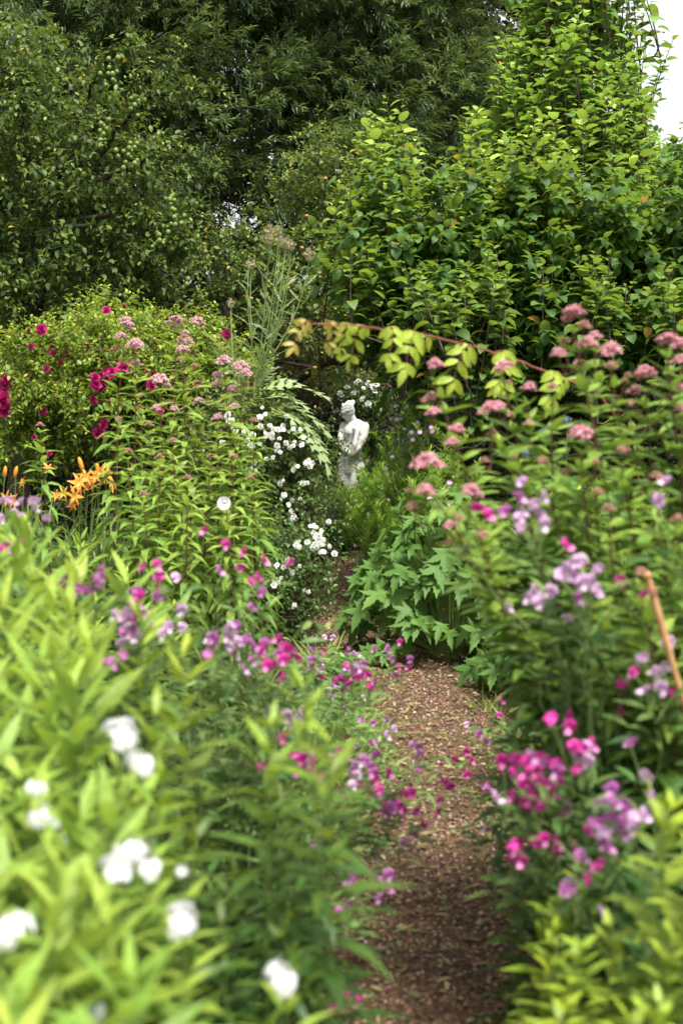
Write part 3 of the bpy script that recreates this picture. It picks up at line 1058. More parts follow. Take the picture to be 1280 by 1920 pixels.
joe_me = {'pink': [head_mesh('joe_pye_head', M['joepink'], .046, 7, 55, ball=.0045) for _ in range(3)],
          'coral': [head_mesh('near_joe_pye_head', M['joecoral'], .042, 8, 60, ball=.004) for _ in range(3)],
          'bud': [head_mesh('joe_pye_bud', M['joebud'], .022, 5, 30, ball=.0032)]}
def floret_head(name, r, cnt, fr):
    mb = MB()
    d = rand_dir(cnt)
    d[:, 2] = np.abs(d[:, 2]) * .8 + d[:, 2] * .2
    d = nrm(d) * (1 + .35 * np.sin(d[:, :1] * 4 + r * 300)) * [1, .8, .75]
    for i in range(cnt):
        a = np.arange(5) * 1.2566 + R.uniform(0, 6)
        x = nrm(np.cross(d[i], [.3, .8, .1]))
        y = np.cross(d[i], x)
        D = x * np.cos(a)[:, None] + y * np.sin(a)[:, None] + d[i] * .15
        leaves(mb, T_SMALL, np.repeat((d[i] * r)[None], 5, 0), D, fr, fr * .95, .1, .1, d[i] + R.normal(size=(5, 3)) * .05)
        tube(mb, [d[i] * r * .3, d[i] * r], .001, .001, 3)
    return mb.mesh(name, M['purewhite'])


phlox_me = [floret_head('phlox_head', .016, 11, .012), floret_head('phlox_head', .021, 18, .012), floret_head('phlox_head', .011, 6, .011)]

# ------------------------------------------------------------------ statue
def build_statue():
    c = P(659, 850, 13.4)
    cx, cy = c[0], 13.4
    root = thing('statue', 'weathered pale stone statue of a woman with bowed head, crossed arms', 'statue', (cx, cy, 0))
    # plinth
    mb = MB()
    for (z0, z1, s) in [(0, .10, .19), (.10, .20, .165)]:
        b = .012
        prof = [(z0, s), (z1 - b, s), (z1, s - b)]
        V = []
        for z, r in prof:
            V += [(-r, -r, z), (r, -r, z), (r, r, z), (-r, r, z)]
        Fq = [(i * 4 + j, i * 4 + (j + 1) % 4, i * 4 + 4 + (j + 1) % 4, i * 4 + 4 + j) for i in range(2) for j in range(4)] + [(8, 9, 10, 11), (3, 2, 1, 0)]
        mb.add(np.array(V) + [cx, cy, 0], Fq)
    part(mb, 'plinth', M['stone'], root, smooth=False)
    # body: lofted rings merged by a voxel remesh.  local x right, y away from the viewer, z up
    mb = MB()

    def loft(rings, k=20):
        V = []
        th = np.arange(k) * 2 * math.pi / k
        for (x, y, z, rx, ry) in rings:
            V.append(np.stack([x + rx * np.cos(th), y + ry * np.sin(th), np.full(k, z)], -1))
        n = len(rings)
        V = np.concatenate(V)
        i = np.arange(n - 1)[:, None] * k
        j = np.arange(k)[None, :]
        q = np.stack([i + j, i + (j + 1) % k, i + k + (j + 1) % k, i + k + j], -1).reshape(-1, 4)
        fs = [tuple(x) for x in q] + [tuple(range(k))[::-1], tuple(range((n - 1) * k, n * k))]
        mb.add(V, fs)

    def limb(pts, rr, k=12):
        pts = np.array(pts, float)
        t = np.linspace(0, 1, len(pts))
        tt = np.linspace(0, 1, 16)
        q = np.stack([np.interp(tt, t, pts[:, i]) for i in range(3)], -1)
        r = np.interp(tt, t, rr)
        tube(mb, q, r, None, k)
        blobs(mb, q[[0, -1]], r[[0, -1]], ICO2)

    z0 = .20
    # torso (hips swayed to the left as seen, shoulders leaning right)
    loft([(-.010, 0, .66, .120, .090), (-.012, 0, .70, .140, .098), (-.010, 0, .755, .144, .098), (-.004, 0, .81, .132, .090), (.006, 0, .865, .112, .080), (.014, 0, .91, .097, .074),
          (.018, 0, .955, .098, .076), (.022, 0, 1.00, .112, .084), (.026, -.003, 1.045, .124, .088), (.030, 0, 1.09, .132, .080), (.034, .004, 1.125, .126, .066), (.034, .008, 1.15, .090, .052), (.03, .006, 1.17, .045, .042)])
    # breasts, belly
    blobs(mb, [(-.022, -.070, 1.055), (.072, -.068, 1.06)], [.043, .043], ICO2)
    blobs(mb, [(-.004, -.045, .80)], [.075], ICO2)
    # buttocks
    blobs(mb, [(-.07, .05, .72), (.05, .05, .72)], [.08, .08], ICO2)
    # legs: weight on the (seen) left leg, other knee bent inward
    limb([(-.072, 0, .72), (-.075, -.005, .60), (-.055, -.01, .46), (-.040, .0, .34), (-.040, .01, .24), (-.042, .0, .22)], [.088, .082, .062, .050, .034, .03])
    limb([(.062, 0, .72), (.058, -.025, .60), (.022, -.04, .46), (.028, -.01, .35), (.035, .01, .25), (.036, .0, .225)], [.080, .076, .058, .048, .034, .03])
    limb([(-.042, .01, .222), (-.048, -.06, .212)], [.03, .02])
    limb([(.036, .01, .222), (.042, -.06, .212)], [.03, .02])
    # shoulders
    blobs(mb, [(-.082, .0, 1.105), (.142, .0, 1.105)], [.043, .040], ICO2)
    # seen-left arm: upper arm down, forearm reaching across the waist to the right
    limb([(-.090, -.005, 1.10), (-.104, -.045, 1.00), (-.072, -.090, .915)], [.042, .040, .034])
    limb([(-.072, -.090, .915), (-.01, -.115, .865), (.058, -.115, .845)], [.034, .030, .022])
    limb([(.0, -.118, .86), (.02, -.118, .835), (.045, -.112, .82)], [.02, .018, .012], 8)
    # seen-right arm: upper arm hangs, elbow low in the middle, forearm folded up to the shoulder
    limb([(.152, 0, 1.10), (.150, -.045, 1.0), (.105, -.100, .905), (.045, -.125, .845)], [.044, .040, .034, .030])
    limb([(.045, -.125, .845), (.075, -.135, .93), (.092, -.118, 1.03), (.094, -.105, 1.08)], [.030, .030, .024, .022])
    # hand resting on the collarbone: palm and five fingers
    for i, (dx, dz, ln) in enumerate([(-.026, .0, .042), (-.012, .008, .05), (.002, .010, .052), (.016, .006, .046)]):
        limb([(.094 + dx * .6, -.102, 1.09), (.092 + dx, -.092, 1.09 + ln * .55 + dz), (.090 + dx * 1.2, -.066, 1.09 + ln + dz * .5)], [.0095, .009, .007], 6)
    limb([(.080, -.108, 1.075), (.056, -.104, 1.09), (.046, -.094, 1.11)], [.010, .009, .007], 6)
    # neck and bowed head turned to the left
    limb([(.026, .004, 1.13), (.008, -.012, 1.18), (-.008, -.022, 1.215)], [.046, .040, .042])
    hc = np.array([-.025, -.035, 1.245])
    V, Fc = ICO3
    hd = V * [.060, .074, .070]
    Rm = np.array((Matrix.Rotation(math.radians(-38), 3, 'Z') @ Matrix.Rotation(math.radians(32), 3, 'X')))
    mb.add(hd @ Rm.T + hc, Fc)
    face = lambda x, y, z: hc + np.array([x, y, z]) @ Rm.T
    limb([face(0, -.045, -.03), face(0, -.055, -.058), face(0, -.05, -.068)], [.036, .026, .018])      # jaw and chin
    limb([face(0, -.068, .012), face(0, -.084, -.014)], [.008, .012], 6)                                   # nose
    limb([face(-.03, -.064, .018), face(0, -.073, .02), face(.03, -.064, .018)], [.009, .010, .009], 6)  # brow
    limb([face(-.014, -.070, -.036), face(.014, -.070, -.036)], [.008, .008], 6)                           # mouth
    # hair: rolled bands drawn back to a knot
    for s in (-1, 1):
        for k2, (h, b) in enumerate([(.030, .058), (.052, .052), (.072, .03)]):
            limb([face(.004 * s, -.070 + k2 * .02, h), face(.046 * s, -.04 + k2 * .02, h + .004), face(.055 * s, .02, .014 + k2 * .016), face(.02 * s, .07, .03 + k2 * .006)], [.012, .015, .015, .012], 8)
    limb([face(0, .0, .07), face(0, .045, .07), face(0, .075, .045)], [.02, .024, .02], 8)
    blobs(mb, [face(0, .088, .04)], [.030], ICO2)
    me = mb.mesh('statue_body', M['stone'])
    tmp = bpy.data.objects.new('tmp', me)
    S.collection.objects.link(tmp)
    md = tmp.modifiers.new('r', 'REMESH')
    md.mode = 'VOXEL'
    md.voxel_size = .0065
    md2 = tmp.modifiers.new('s', 'SMOOTH')
    md2.factor = .5
    md2.iterations = 3
    dg = bpy.context.evaluated_depsgraph_get()
    dg.update()
    me2 = bpy.data.meshes.new_from_object(tmp.evaluated_get(dg))
    bpy.data.objects.remove(tmp)
    me2.name = 'statue_body'
    me2.polygons.foreach_set('use_smooth', np.ones(len(me2.polygons), bool))
    me2.materials.clear()
    me2.materials.append(M['stone'])
    o = link('figure', me2, root)
    o.rotation_euler = (0, 0, math.radians(-16))
    o.scale = (.88, .98, 1)
    return root


build_statue()

# --- white climbing rose above the statue
def rose_shrub(name, label, base, lobes, nt_, mat, L, W, flowers, fl_me, fname, cat='rose bush', per=7, ntw=6, twl=.16, tint1=.8, up=.3, **kw):
    root, T, tips = generic_tree(name, label, cat, base, [base, (base[0], base[1], .15), (base[0], base[1], .4)], lobes, nt_, .022, mat, M['twig'], T_SMALL, L, W, per, ntw, twl,
                                 tint1=tint1, wob=.2, rtip=.003, bias=(0, -.1, up), **kw)
    for (p, sc, d) in flowers:
        put(fname, fl_me[int(R.integers(len(fl_me)))], root, p, d, sc)
    return root


fl = []
for px, py in [(637, 738), (664, 738), (680, 748), (682, 728), (672, 715), (690, 720), (704, 722), (702, 735), (668, 718), (690, 758), (640, 742), (697, 728), (651, 728)]:
    fl.append((P(px, py, 13.95), R.uniform(.8, 1.25), (R.normal() * .5, -.8, .8 + R.normal() * .4)))
rose_shrub('climbing_rose', 'climbing rose with loose white blooms right above the statue head', (.25, 14.5, 0),
           lob((680, 745, 14.45, .2, .15, .16), (650, 760, 14.45, .12, .12, .12), (720, 780, 14.45, .2, .15, .15)), 60, M['wrose'], .045, .026, fl, white_me, 'bloom', per=6)

# --- rugosa rose on the left
RL = lob((60, 720, 9.6, .35, .5, .36), (150, 720, 9.4, .38, .5, .40), (250, 700, 9.7, .40, .5, .34), (350, 700, 9.8, .40, .5, .32), (190, 640, 9.9, .22, .4, .22), (330, 650, 10, .35, .4, .2),
         (20, 800, 9.5, .35, .4, .3), (420, 720, 9.9, .28, .4, .26), (120, 800, 9.6, .35, .4, .25), (460, 790, 9.8, .22, .3, .25), (230, 600, 10, .12, .2, .1), (240, 780, 9.8, .35, .4, .25))
fl = []
for px, py, s in [(78, 618, .9), (200, 583, .7), (190, 715, 1.3), (205, 702, 1.2), (212, 700, 1.0), (233, 688, 1.1), (180, 722, .9), (178, 708, .8), (5, 750, 1.4), (8, 770, 1.2), (0, 745, 1.2), (197, 795, .9),
                  (185, 813, 1.1), (175, 750, .7), (283, 722, .9), (425, 627, .8), (88, 692, .6), (100, 662, .6), (82, 772, .7), (232, 752, .6), (205, 755, .6), (372, 720, .5), (300, 770, .6),
                  (15, 712, 1.0), (10, 722, .9), (186, 730, .7), (60, 650, .5), (95, 850, .6), (260, 768, .6), (440, 722, .6), (65, 820, .5)]:
    fl.append((P(px, py, 9.1 + R.uniform(-.05, .1)), s, (R.normal() * .5, -1, .4 + R.normal() * .3)))
rr = rose_shrub('rose_bush', 'broad yellow green rugosa rose bush dotted with deep pink blooms', (P(200, 800, 9.8)[0], 9.8, 0), RL, 420, M['rose'], .046, .029, fl, rose_me, 'bloom',
                per=9, ntw=8, twl=.14, tint1=.9)
for px, py in [(52, 705), (97, 648), (103, 662), (115, 680), (165, 650), (60, 752), (125, 665), (275, 700), (290, 700), (190, 672), (310, 760), (165, 668), (233, 575), (405, 640), (250, 660), (55, 620), (150, 760), (350, 700), (470, 720)]:
    put('spent_bloom', spent_me, rr, P(px, py, 9.15), (R.normal() * .5, -1, .3), R.uniform(.6, 1.1))

# --- white rose shrub beside the path
fl = []
clusters = [(440, 800, 14, 8), (470, 830, 22, 12), (500, 815, 25, 16), (530, 800, 22, 12), (520, 840, 20, 10), (480, 885, 14, 8), (525, 905, 10, 5), (560, 830, 18, 10), (578, 870, 12, 8),
            (455, 870, 12, 5), (420, 830, 10, 5), (540, 940, 14, 7), (545, 970, 14, 9), (500, 860, 14, 5), (497, 770, 14, 6), (570, 905, 8, 3), (432, 780, 8, 3), (550, 880, 10, 4)]
for px, py, sp, k in clusters:
    for _ in range(max(2, int(k * .64))):
        fl.append((P(px + R.normal() * sp * .55, py + R.normal() * sp * .5, 8.55 + R.uniform(-.1, .1)), R.uniform(.38, .72), (R.normal() * .5, -1, .4 + R.normal() * .3)))
rose_shrub('rose_bush', 'white flowering rose shrub left of the path, full of small blooms', (P(500, 900, 9)[0], 9.0, 0),
           lob((490, 830, 9.0, .32, .35, .26), (540, 850, 9.0, .26, .3, .22), (460, 880, 9.0, .3, .35, .3), (530, 950, 8.9, .24, .3, .26), (470, 1000, 8.9, .3, .35, .3), (440, 800, 9.1, .25, .3, .2)),
           260, M['wrose'], .04, .024, fl[:98], white_me, 'bloom', per=7, ntw=7, twl=.15)
fl = []
for px, py, sp, k in [(595, 1005, 13, 12), (600, 1020, 16, 14), (590, 985, 8, 4), (562, 1020, 10, 4), (553, 1065, 14, 5), (520, 1085, 12, 5), (572, 1112, 4, 2), (550, 1140, 6, 3), (525, 1060, 12, 4), (505, 1128, 8, 3), (615, 978, 4, 2)]:
    for _ in range(k):
        fl.append((P(px + R.normal() * sp * .6, py + R.normal() * sp * .6, 7.7 + R.uniform(-.1, .1)), R.uniform(.35, .6), (R.normal() * .5, -1, .4 + R.normal() * .3)))
rose_shrub('rose_bush', 'low dark leaved shrub with sparse tiny white blooms at the path edge', (P(540, 1080, 8.2)[0], 8.2, 0),
           lob((530, 1080, 8.1, .26, .3, .28), (540, 1125, 7.9, .12, .2, .16), (480, 1090, 8.1, .28, .3, .3), (578, 1015, 8.2, .09, .15, .12)), 150, M['wrose'], .038, .022, fl[:98], white_me, 'bloom', per=7, ntw=7, twl=.13)

# ------------------------------------------------------------------ stalk plants
def stalk(root, mat_l, mat_s, base, tip, pairs, L, W, start=.3, whorl=2, curve=.45, up0=.1, up1=1.4, r=.004, tint0=0., tpow=2.5, droop=.0, fold=.22, tm=None, size_tip=.5, tip_tint=1.0, bend=.04, wave=.05):
    base, tip = np.asarray(base, float), np.asarray(tip, float)
    ln = np.linalg.norm(tip - base)
    mid = (base + tip) / 2 + R.normal(size=3) * bend * ln
    st, lv = MB(), MB()
    pts = bez(base, mid, tip, 12)
    tube(st, pts, r, r * .5, 6)
    t = np.repeat(np.linspace(start, 1, pairs) ** .9, whorl)
    n = len(t)
    pos = np.stack([np.interp(t, np.linspace(0, 1, 12), pts[:, i]) for i in range(3)], -1)
    lvl = np.repeat(np.arange(pairs), whorl)
    a = lvl * (math.pi / whorl + .25) + np.tile(np.arange(whorl), pairs) * 2 * math.pi / whorl + R.normal(size=n) * .18 + R.uniform(0, 6)
    tn = (t - start) / (1 - start)
    up = up0 + (up1 - up0) * tn ** 3 + R.normal(size=n) * .18
    D = np.stack([np.cos(a), np.sin(a), up], -1)
    prof = np.interp(tn, [0, .25, .7, .92, 1], [.75, 1, .95, .7, size_tip])
    sz = prof * R.uniform(.8, 1.15, n)
    cv = np.clip(curve * (1 - .6 * tn ** 2) + R.normal(size=n) * .12, -.1, 1)
    leaves(lv, tm or T_LANCE, pos, D, L * sz, W * sz, cv, fold, UP + R.normal(size=(n, 3)) * .2,
           tint=np.clip((tint0 + (tip_tint - tint0) * tn ** tpow) * R.uniform(.6, 1.1, n), 0, 1), wave=wave)
    part(st, 'stem', mat_s, root)
    part(lv, 'foliage', mat_l, root)
    return pts


ORD = ['', 'first', 'second', 'third', 'fourth', 'fifth', 'sixth', 'seventh', 'eighth', 'ninth', 'tenth', 'eleventh', 'twelfth', 'thirteenth', 'fourteenth', 'fifteenth', 'sixteenth',
       'seventeenth', 'eighteenth', 'nineteenth', 'twentieth', 'twenty-first', 'twenty-second', 'twenty-third', 'twenty-fourth', 'twenty-fifth', 'twenty-sixth', 'twenty-seventh', 'twenty-eighth', 'twenty-ninth', 'thirtieth']


def ordl(i):
    return ORD[i] if i < len(ORD) else str(i) + 'th'


def ground_under(x, y):
    return np.array([x, y, float(soil_z(np.array(x), np.array(y)))])


def side_heads(root, pts, tip, kind, cnt, rad, budp=.5, scale=1.0):
    """a terminal corymb with several smaller ones on branching side stalks"""
    st = MB()
    tip = np.asarray(tip)
    q_ = R.uniform(.85, 1.2) * scale
    put('flower_head', joe_me[kind][int(R.integers(3))], root, tip + [0, 0, .005], (R.normal() * .22, R.normal() * .22, 1), (q_ * R.uniform(.85, 1.15), q_, q_ * R.uniform(.8, 1.3)))
    for k in range(cnt):
        a = R.uniform(0, 6.28)
        q = tip + np.array([math.cos(a) * rad * R.uniform(.6, 1.2), math.sin(a) * rad * R.uniform(.6, 1.2), -R.uniform(.02, .12)])
        tube(st, bez(tip - [0, 0, .12], tip - [0, 0, .08] + (q - tip) * .7, q, 6), .0018, .0012, 4)
        kk = 'bud' if R.random() < budp else kind
        put('flower_head', joe_me[kk][int(R.integers(len(joe_me[kk])))], root, q, (math.cos(a) * .2, math.sin(a) * .2, 1), R.uniform(.55, .85) * scale * (1.0 if kk != 'bud' else 1.2))
    if cnt:
        part(st, 'branchlet', M['redstem'], root)


# left stand of joe pye weed
heads = [(235, 618, 6.7, 2), (255, 658, 6.5, 1), (300, 727, 6.4, 1), (330, 612, 6.8, 2), (368, 614, 6.9, 1), (343, 664, 6.5, 1), (420, 686, 6.4, 1), (452, 698, 6.5, 2), (476, 792, 6.3, 0),
         (408, 790, 6.3, 0), (222, 790, 6.4, 0), (280, 800, 6.2, 0), (325, 830, 6.1, 0), (372, 760, 6.6, 0), (300, 860, 6.0, 0), (438, 860, 6.1, 0), (240, 850, 6.0, 0), (395, 860, 6.2, 0), (352, 900, 5.9, 0), (270, 930, 5.8, 0), (470, 900, 6.2, 0), (425, 950, 5.9, 0),
         (318, 760, 6.9, 0), (265, 745, 6.9, 0), (440, 770, 6.9, 0), (75, 800, 6.6, 0)]
heads.sort()
for i, (px, py, Y, c) in enumerate(heads):
    tip = P(px, py, Y)
    b = ground_under(tip[0] + R.normal() * .06 + .02, Y + R.uniform(-.1, .1))
    flow = c > 0 or (py < 800 and i % 2 == 0)
    lab = f"joe pye weed stalk {'with pale pink domes' if flow else 'in bud'}, {ordl(i + 1)} from left in left stand"
    root = thing('joe_pye_weed', lab, 'flower stalk', b, 'joe pye weed stalks in the left stand')
    pts = stalk(root, M['joe'], M['redstem'], b, tip - [0, 0, .03], 18, .14, .034, start=.26, whorl=4, curve=.75, up0=.15, up1=.9, r=.0055, tint0=.1, tpow=2, size_tip=.35, bend=.02)
    if flow:
        side_heads(root, pts, tip, 'pink', c * 2, .06, .4, .95 if c else .6)
    else:
        put('bud_head', joe_me['bud'][0], root, tip, (0, 0, 1), .9)

# right stand, nearer the camera
heads = [(1075, 600, 3.3, 4, 1.05), (815, 695, 3.7, 3, .85), (945, 700, 3.8, 3, .8), (990, 738, 3.8, 1, .75), (1145, 672, 3.5, 4, .9), (1250, 648, 3.4, 2, .9), (1210, 712, 3.5, 4, .85), (920, 780, 3.4, 3, 1.0),
         (855, 815, 3.6, 1, .7), (1090, 828, 3.2, 3, .95), (800, 885, 3.3, 4, 1.0), (880, 935, 3.2, 3, .95), (1275, 660, 3.7, 1, .8), (1278, 780, 3.4, 2, .7), (1035, 730, 3.6, 0, .5), (1115, 640, 3.9, 1, .6), (1015, 870, 3.2, 0, .5),
         (960, 860, 3.5, 0, .5), (1165, 850, 3.2, 0, .5), (1230, 900, 3.0, 0, .5), (905, 1010, 3.1, 0, .5), (1140, 960, 3.0, 0, .5), (1060, 930, 3.3, 0, .5), (1270, 980, 2.9, 0, .5), (990, 960, 3.6, 0, .5), (850, 990, 3.6, 0, .5), (1090, 1060, 2.9, 0, .5), (1200, 1080, 2.8, 0, .5),
         (1180, 760, 3.9, 0, .5)]
heads.sort()
for i, (px, py, Y, c, sc) in enumerate(heads):
    tip = P(px, py, Y)
    b = ground_under(max(tip[0] + .10 + abs(R.normal()) * .12, .85), Y + .1 + R.uniform(-.1, .1))
    lab = f"joe pye weed stalk {'with coral domes' if c else 'in brownish bud'}, {ordl(i + 1)} from left in right stand"
    root = thing('joe_pye_weed', lab, 'flower stalk', b, 'joe pye weed stalks in the right stand')
    pts = stalk(root, M['joed'], M['redstem'], b, tip - [0, 0, .03], 26, .125, .038, start=.25, whorl=4, curve=.55, up0=.15, up1=.8, r=.005, tint0=.0, tpow=2, size_tip=.35, bend=.05)
    if c:
        side_heads(root, pts, tip, 'coral', c, .045, .65, sc * .78)
    else:
        put('bud_head', joe_me['bud'][0], root, tip, (0, 0, 1), .7)

# foreground phlox on the left: bright lance-leaved stalks
whites = [(235, 1395, 2.0, 1, 1.2), (265, 1445, 2.0, 1, 1.1), (218, 1385, 2.05, 0, 1.0), (70, 1490, 2.0, 2, 1.1), (78, 1545, 1.95, 0, 1.0), (100, 1555, 1.9, 2, .8), (130, 1583, 1.9, 2, .8), (250, 1610, 1.8, 1, 1.1), (280, 1640, 1.8, 1, 1.0), (215, 1650, 1.75, 0, 1.1), (342, 1648, 1.9, 2, .8),
          (345, 1745, 1.7, 1, 1.1), (12, 1765, 1.55, 1, 1.25), (530, 1850, 1.75, 1, 1.1), (97, 1875, 1.6, 2, .8), (255, 1905, 1.6, 2, 1.0), (182, 1915, 1.6, 2, 1.0)]
protos = []
def phlox_proto(k, kind):
    h = 1.0
    root = thing('phlox', 'x', 'flower stalk', (0, 0, 0))
    if kind == 'bright':
        stalk(root, M['phlox'], M['greenstem'], (0, 0, 0), (R.normal() * .05, R.normal() * .05, h), 13, .165, .034, start=.42, whorl=2 if k % 2 else 3, curve=.42, up0=.2, up1=1.9, tint0=.04, tpow=2.0, r=.0035)
    elif kind == 'dark':  # lower leaves coloured dark for shade, tips left light
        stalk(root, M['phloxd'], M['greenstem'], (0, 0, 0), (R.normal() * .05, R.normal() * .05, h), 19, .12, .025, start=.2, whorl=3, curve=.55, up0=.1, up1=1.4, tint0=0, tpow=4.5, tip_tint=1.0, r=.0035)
    elif kind == 'shade':  # tips darkened too, painting the deep shade of the hollow
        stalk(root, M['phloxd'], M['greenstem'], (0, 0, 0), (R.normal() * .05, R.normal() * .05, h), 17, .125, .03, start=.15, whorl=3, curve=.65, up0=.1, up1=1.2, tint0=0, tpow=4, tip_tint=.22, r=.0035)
    else:
        stalk(root, M['phloxd'], M['greenstem'], (0, 0, 0), (R.normal() * .04, R.normal() * .04, h), 16, .105, .036, start=.3, whorl=3, curve=.45, up0=.2, up1=1.5, tint0=.2, tpow=1.8, tip_tint=.9, r=.0035)
    return root


PR = {'bright': [phlox_proto(k, 'bright') for k in range(6)], 'dark': [phlox_proto(k, 'dark') for k in range(4)], 'low': [phlox_proto(k, 'low') for k in range(4)], 'shade': [phlox_proto(k, 'shade') for k in range(4)]}
used = set()


def place(kind, tip, label, group, cat='flower stalk', lean=.08, base_dx=0, fixed=None):
    k = int(R.integers(len(PR[kind])))
    proto = PR[kind][k]
    o = proto if proto.name not in used else copy_tree(proto)
    used.add(proto.name)
    h = tip[2]
    s = max(h, .2)
    o.scale = (max(.82, min(1.1, s + .05)),) * 2 + (s,)
    o.rotation_euler = (R.normal() * lean, R.normal() * lean, R.uniform(0, 6.28))
    m = o.rotation_euler.to_matrix() @ Vector((0, 0, s))
    o.location = (tip[0] - m[0], tip[1] - m[1], max(0, tip[2] - m[2]) * 0 - .01)
    o['label'] = label
    o['group'] = group
    return o


spots = []
for k in range(900):
    if len(spots) >= 58:
        break
    px, py = R.uniform(-110, 640), R.uniform(960, 2150)
    edge = np.interp(px, [-110, 0, 150, 250, 420, 560, 640], [955, 970, 1010, 1090, 1270, 1300, 1370])
    if py < edge or (px > 250 and 1460 < py) or (px > 300 and py > 1400) or (px > 400 and R.random() < .3):
        continue
    # keep the gap where sweet peas bloom
    if 190 < px < 420 and 1060 < py < 1330 and R.random() < .85:
        continue
    if 400 < px < 640 and 1130 < py < 1330 and R.random() < .6:
        continue
    Y = np.interp(py, [960, 1100, 1300, 1600, 1920, 2150], [3.4, 2.85, 2.2, 1.7, 1.35, 1.2]) * R.uniform(.95, 1.06)
    d = min([((px - a) ** 2 + (py - b) ** 2) ** .5 / (1.8 / c * 92) for a, b, c in spots] or [9])
    if d < .95:
        continue
    spots.append((px, py, Y))
spots.sort(key=lambda s: -s[2])
zones = {}
for px, py, Y in spots:
    row = 'back' if Y > 2.7 else 'middle' if Y > 2.0 else 'front'
    col = 'beside the left picture edge' if px < 120 else 'among the sweet peas' if px > 330 else 'in the centre of the clump'
    tip = P(px, py, Y)
    place('bright' if px < 260 or py < 1150 else 'dark', tip, f'flowerless yellow green phlox stalk, {row} row {col}', 'leafy phlox stalks in the left bed')
# lower stalks towards the path, leaf colour darkened to paint the shaded hollow
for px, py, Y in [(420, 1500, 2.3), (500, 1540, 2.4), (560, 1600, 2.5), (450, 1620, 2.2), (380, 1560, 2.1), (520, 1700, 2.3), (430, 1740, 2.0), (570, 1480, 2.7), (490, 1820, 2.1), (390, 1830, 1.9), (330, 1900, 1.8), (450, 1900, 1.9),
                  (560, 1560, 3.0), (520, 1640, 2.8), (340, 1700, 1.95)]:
    place('shade', P(px, py, Y), 'drooping phlox stalk coloured dark for the shade of the left bed, beside the path', 'shaded phlox stalks by the path', lean=.12)
# flowering ones
wh_lab = ['largest cluster high in the left bed', 'just below the highest white heads', 'topmost and leftmost of the high white cluster', 'small single head by the left edge', 'second small head down by the left edge', 'small head right beside another by the left edge',
          'tiniest of the small heads near the left edge', 'right end of the broad low white cluster', 'middle of the broad low white cluster', 'left end of the broad low white cluster', 'small round head right of the broad cluster', 'slanting head above the dark hollow',
          'big head cut by the left edge', 'lone head nearest the path at the bottom', 'faint head near the bottom left corner', 'right one of two along the bottom edge', 'left one of two along the bottom edge']
for (px, py, Y, mi, sc), wl in zip(whites, wh_lab):
    tip = P(px, py, Y)
    b = ground_under(tip[0] + R.normal() * .05, Y + R.uniform(0, .15))
    root = thing('phlox', 'white phlox head, ' + wl, 'flower stalk', b, 'white phlox heads in the left bed')
    stalk(root, M['phlox'], M['greenstem'], b, tip, 14, .11, .024, start=.25, whorl=2, curve=.4, up0=.25, up1=.9, tint0=.1, tpow=2, r=.003, size_tip=.25)
    put('flower_head', phlox_me[mi], root, tip + [0, 0, .01], (R.normal() * .2, -.3, 1), sc * .9)

# bright leafy stalks bottom right
for i, (px, py, Y) in enumerate([(1120, 1625, 2.5), (1000, 1670, 2.6), (1060, 1690, 2.5), (1060, 1740, 2.3), (1180, 1720, 2.2), (1120, 1790, 2.1), (1000, 1800, 2.4), (1070, 1850, 2.1), (1190, 1850, 2.0), (1270, 1480, 2.2), (1290, 1560, 2.1), (1270, 1650, 2.1), (1150, 1920, 1.9), (1060, 1940, 2.1),
                                 (1260, 1900, 1.9), (1100, 1980, 1.85), (1290, 1760, 2.0)]):
    zone = 'at the bottom right of the path' if px < 1220 else 'cut by the right picture edge'
    place('low', P(px, py, Y), f'yellow green broad leaved stalk {zone}', 'broad leaved stalks in the right bed')
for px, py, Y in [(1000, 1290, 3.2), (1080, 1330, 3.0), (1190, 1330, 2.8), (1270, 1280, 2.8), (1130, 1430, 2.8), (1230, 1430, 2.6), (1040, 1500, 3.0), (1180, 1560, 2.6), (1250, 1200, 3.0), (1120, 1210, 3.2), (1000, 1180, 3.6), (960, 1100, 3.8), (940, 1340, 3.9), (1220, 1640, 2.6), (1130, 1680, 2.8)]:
    place('shade' if py > 1250 else 'dark', P(px, py, Y), 'dark green phlox stalk below the coral heads in the right bed', 'shaded phlox stalks in the right bed', lean=.12)  # same shade-darkened leaf colour


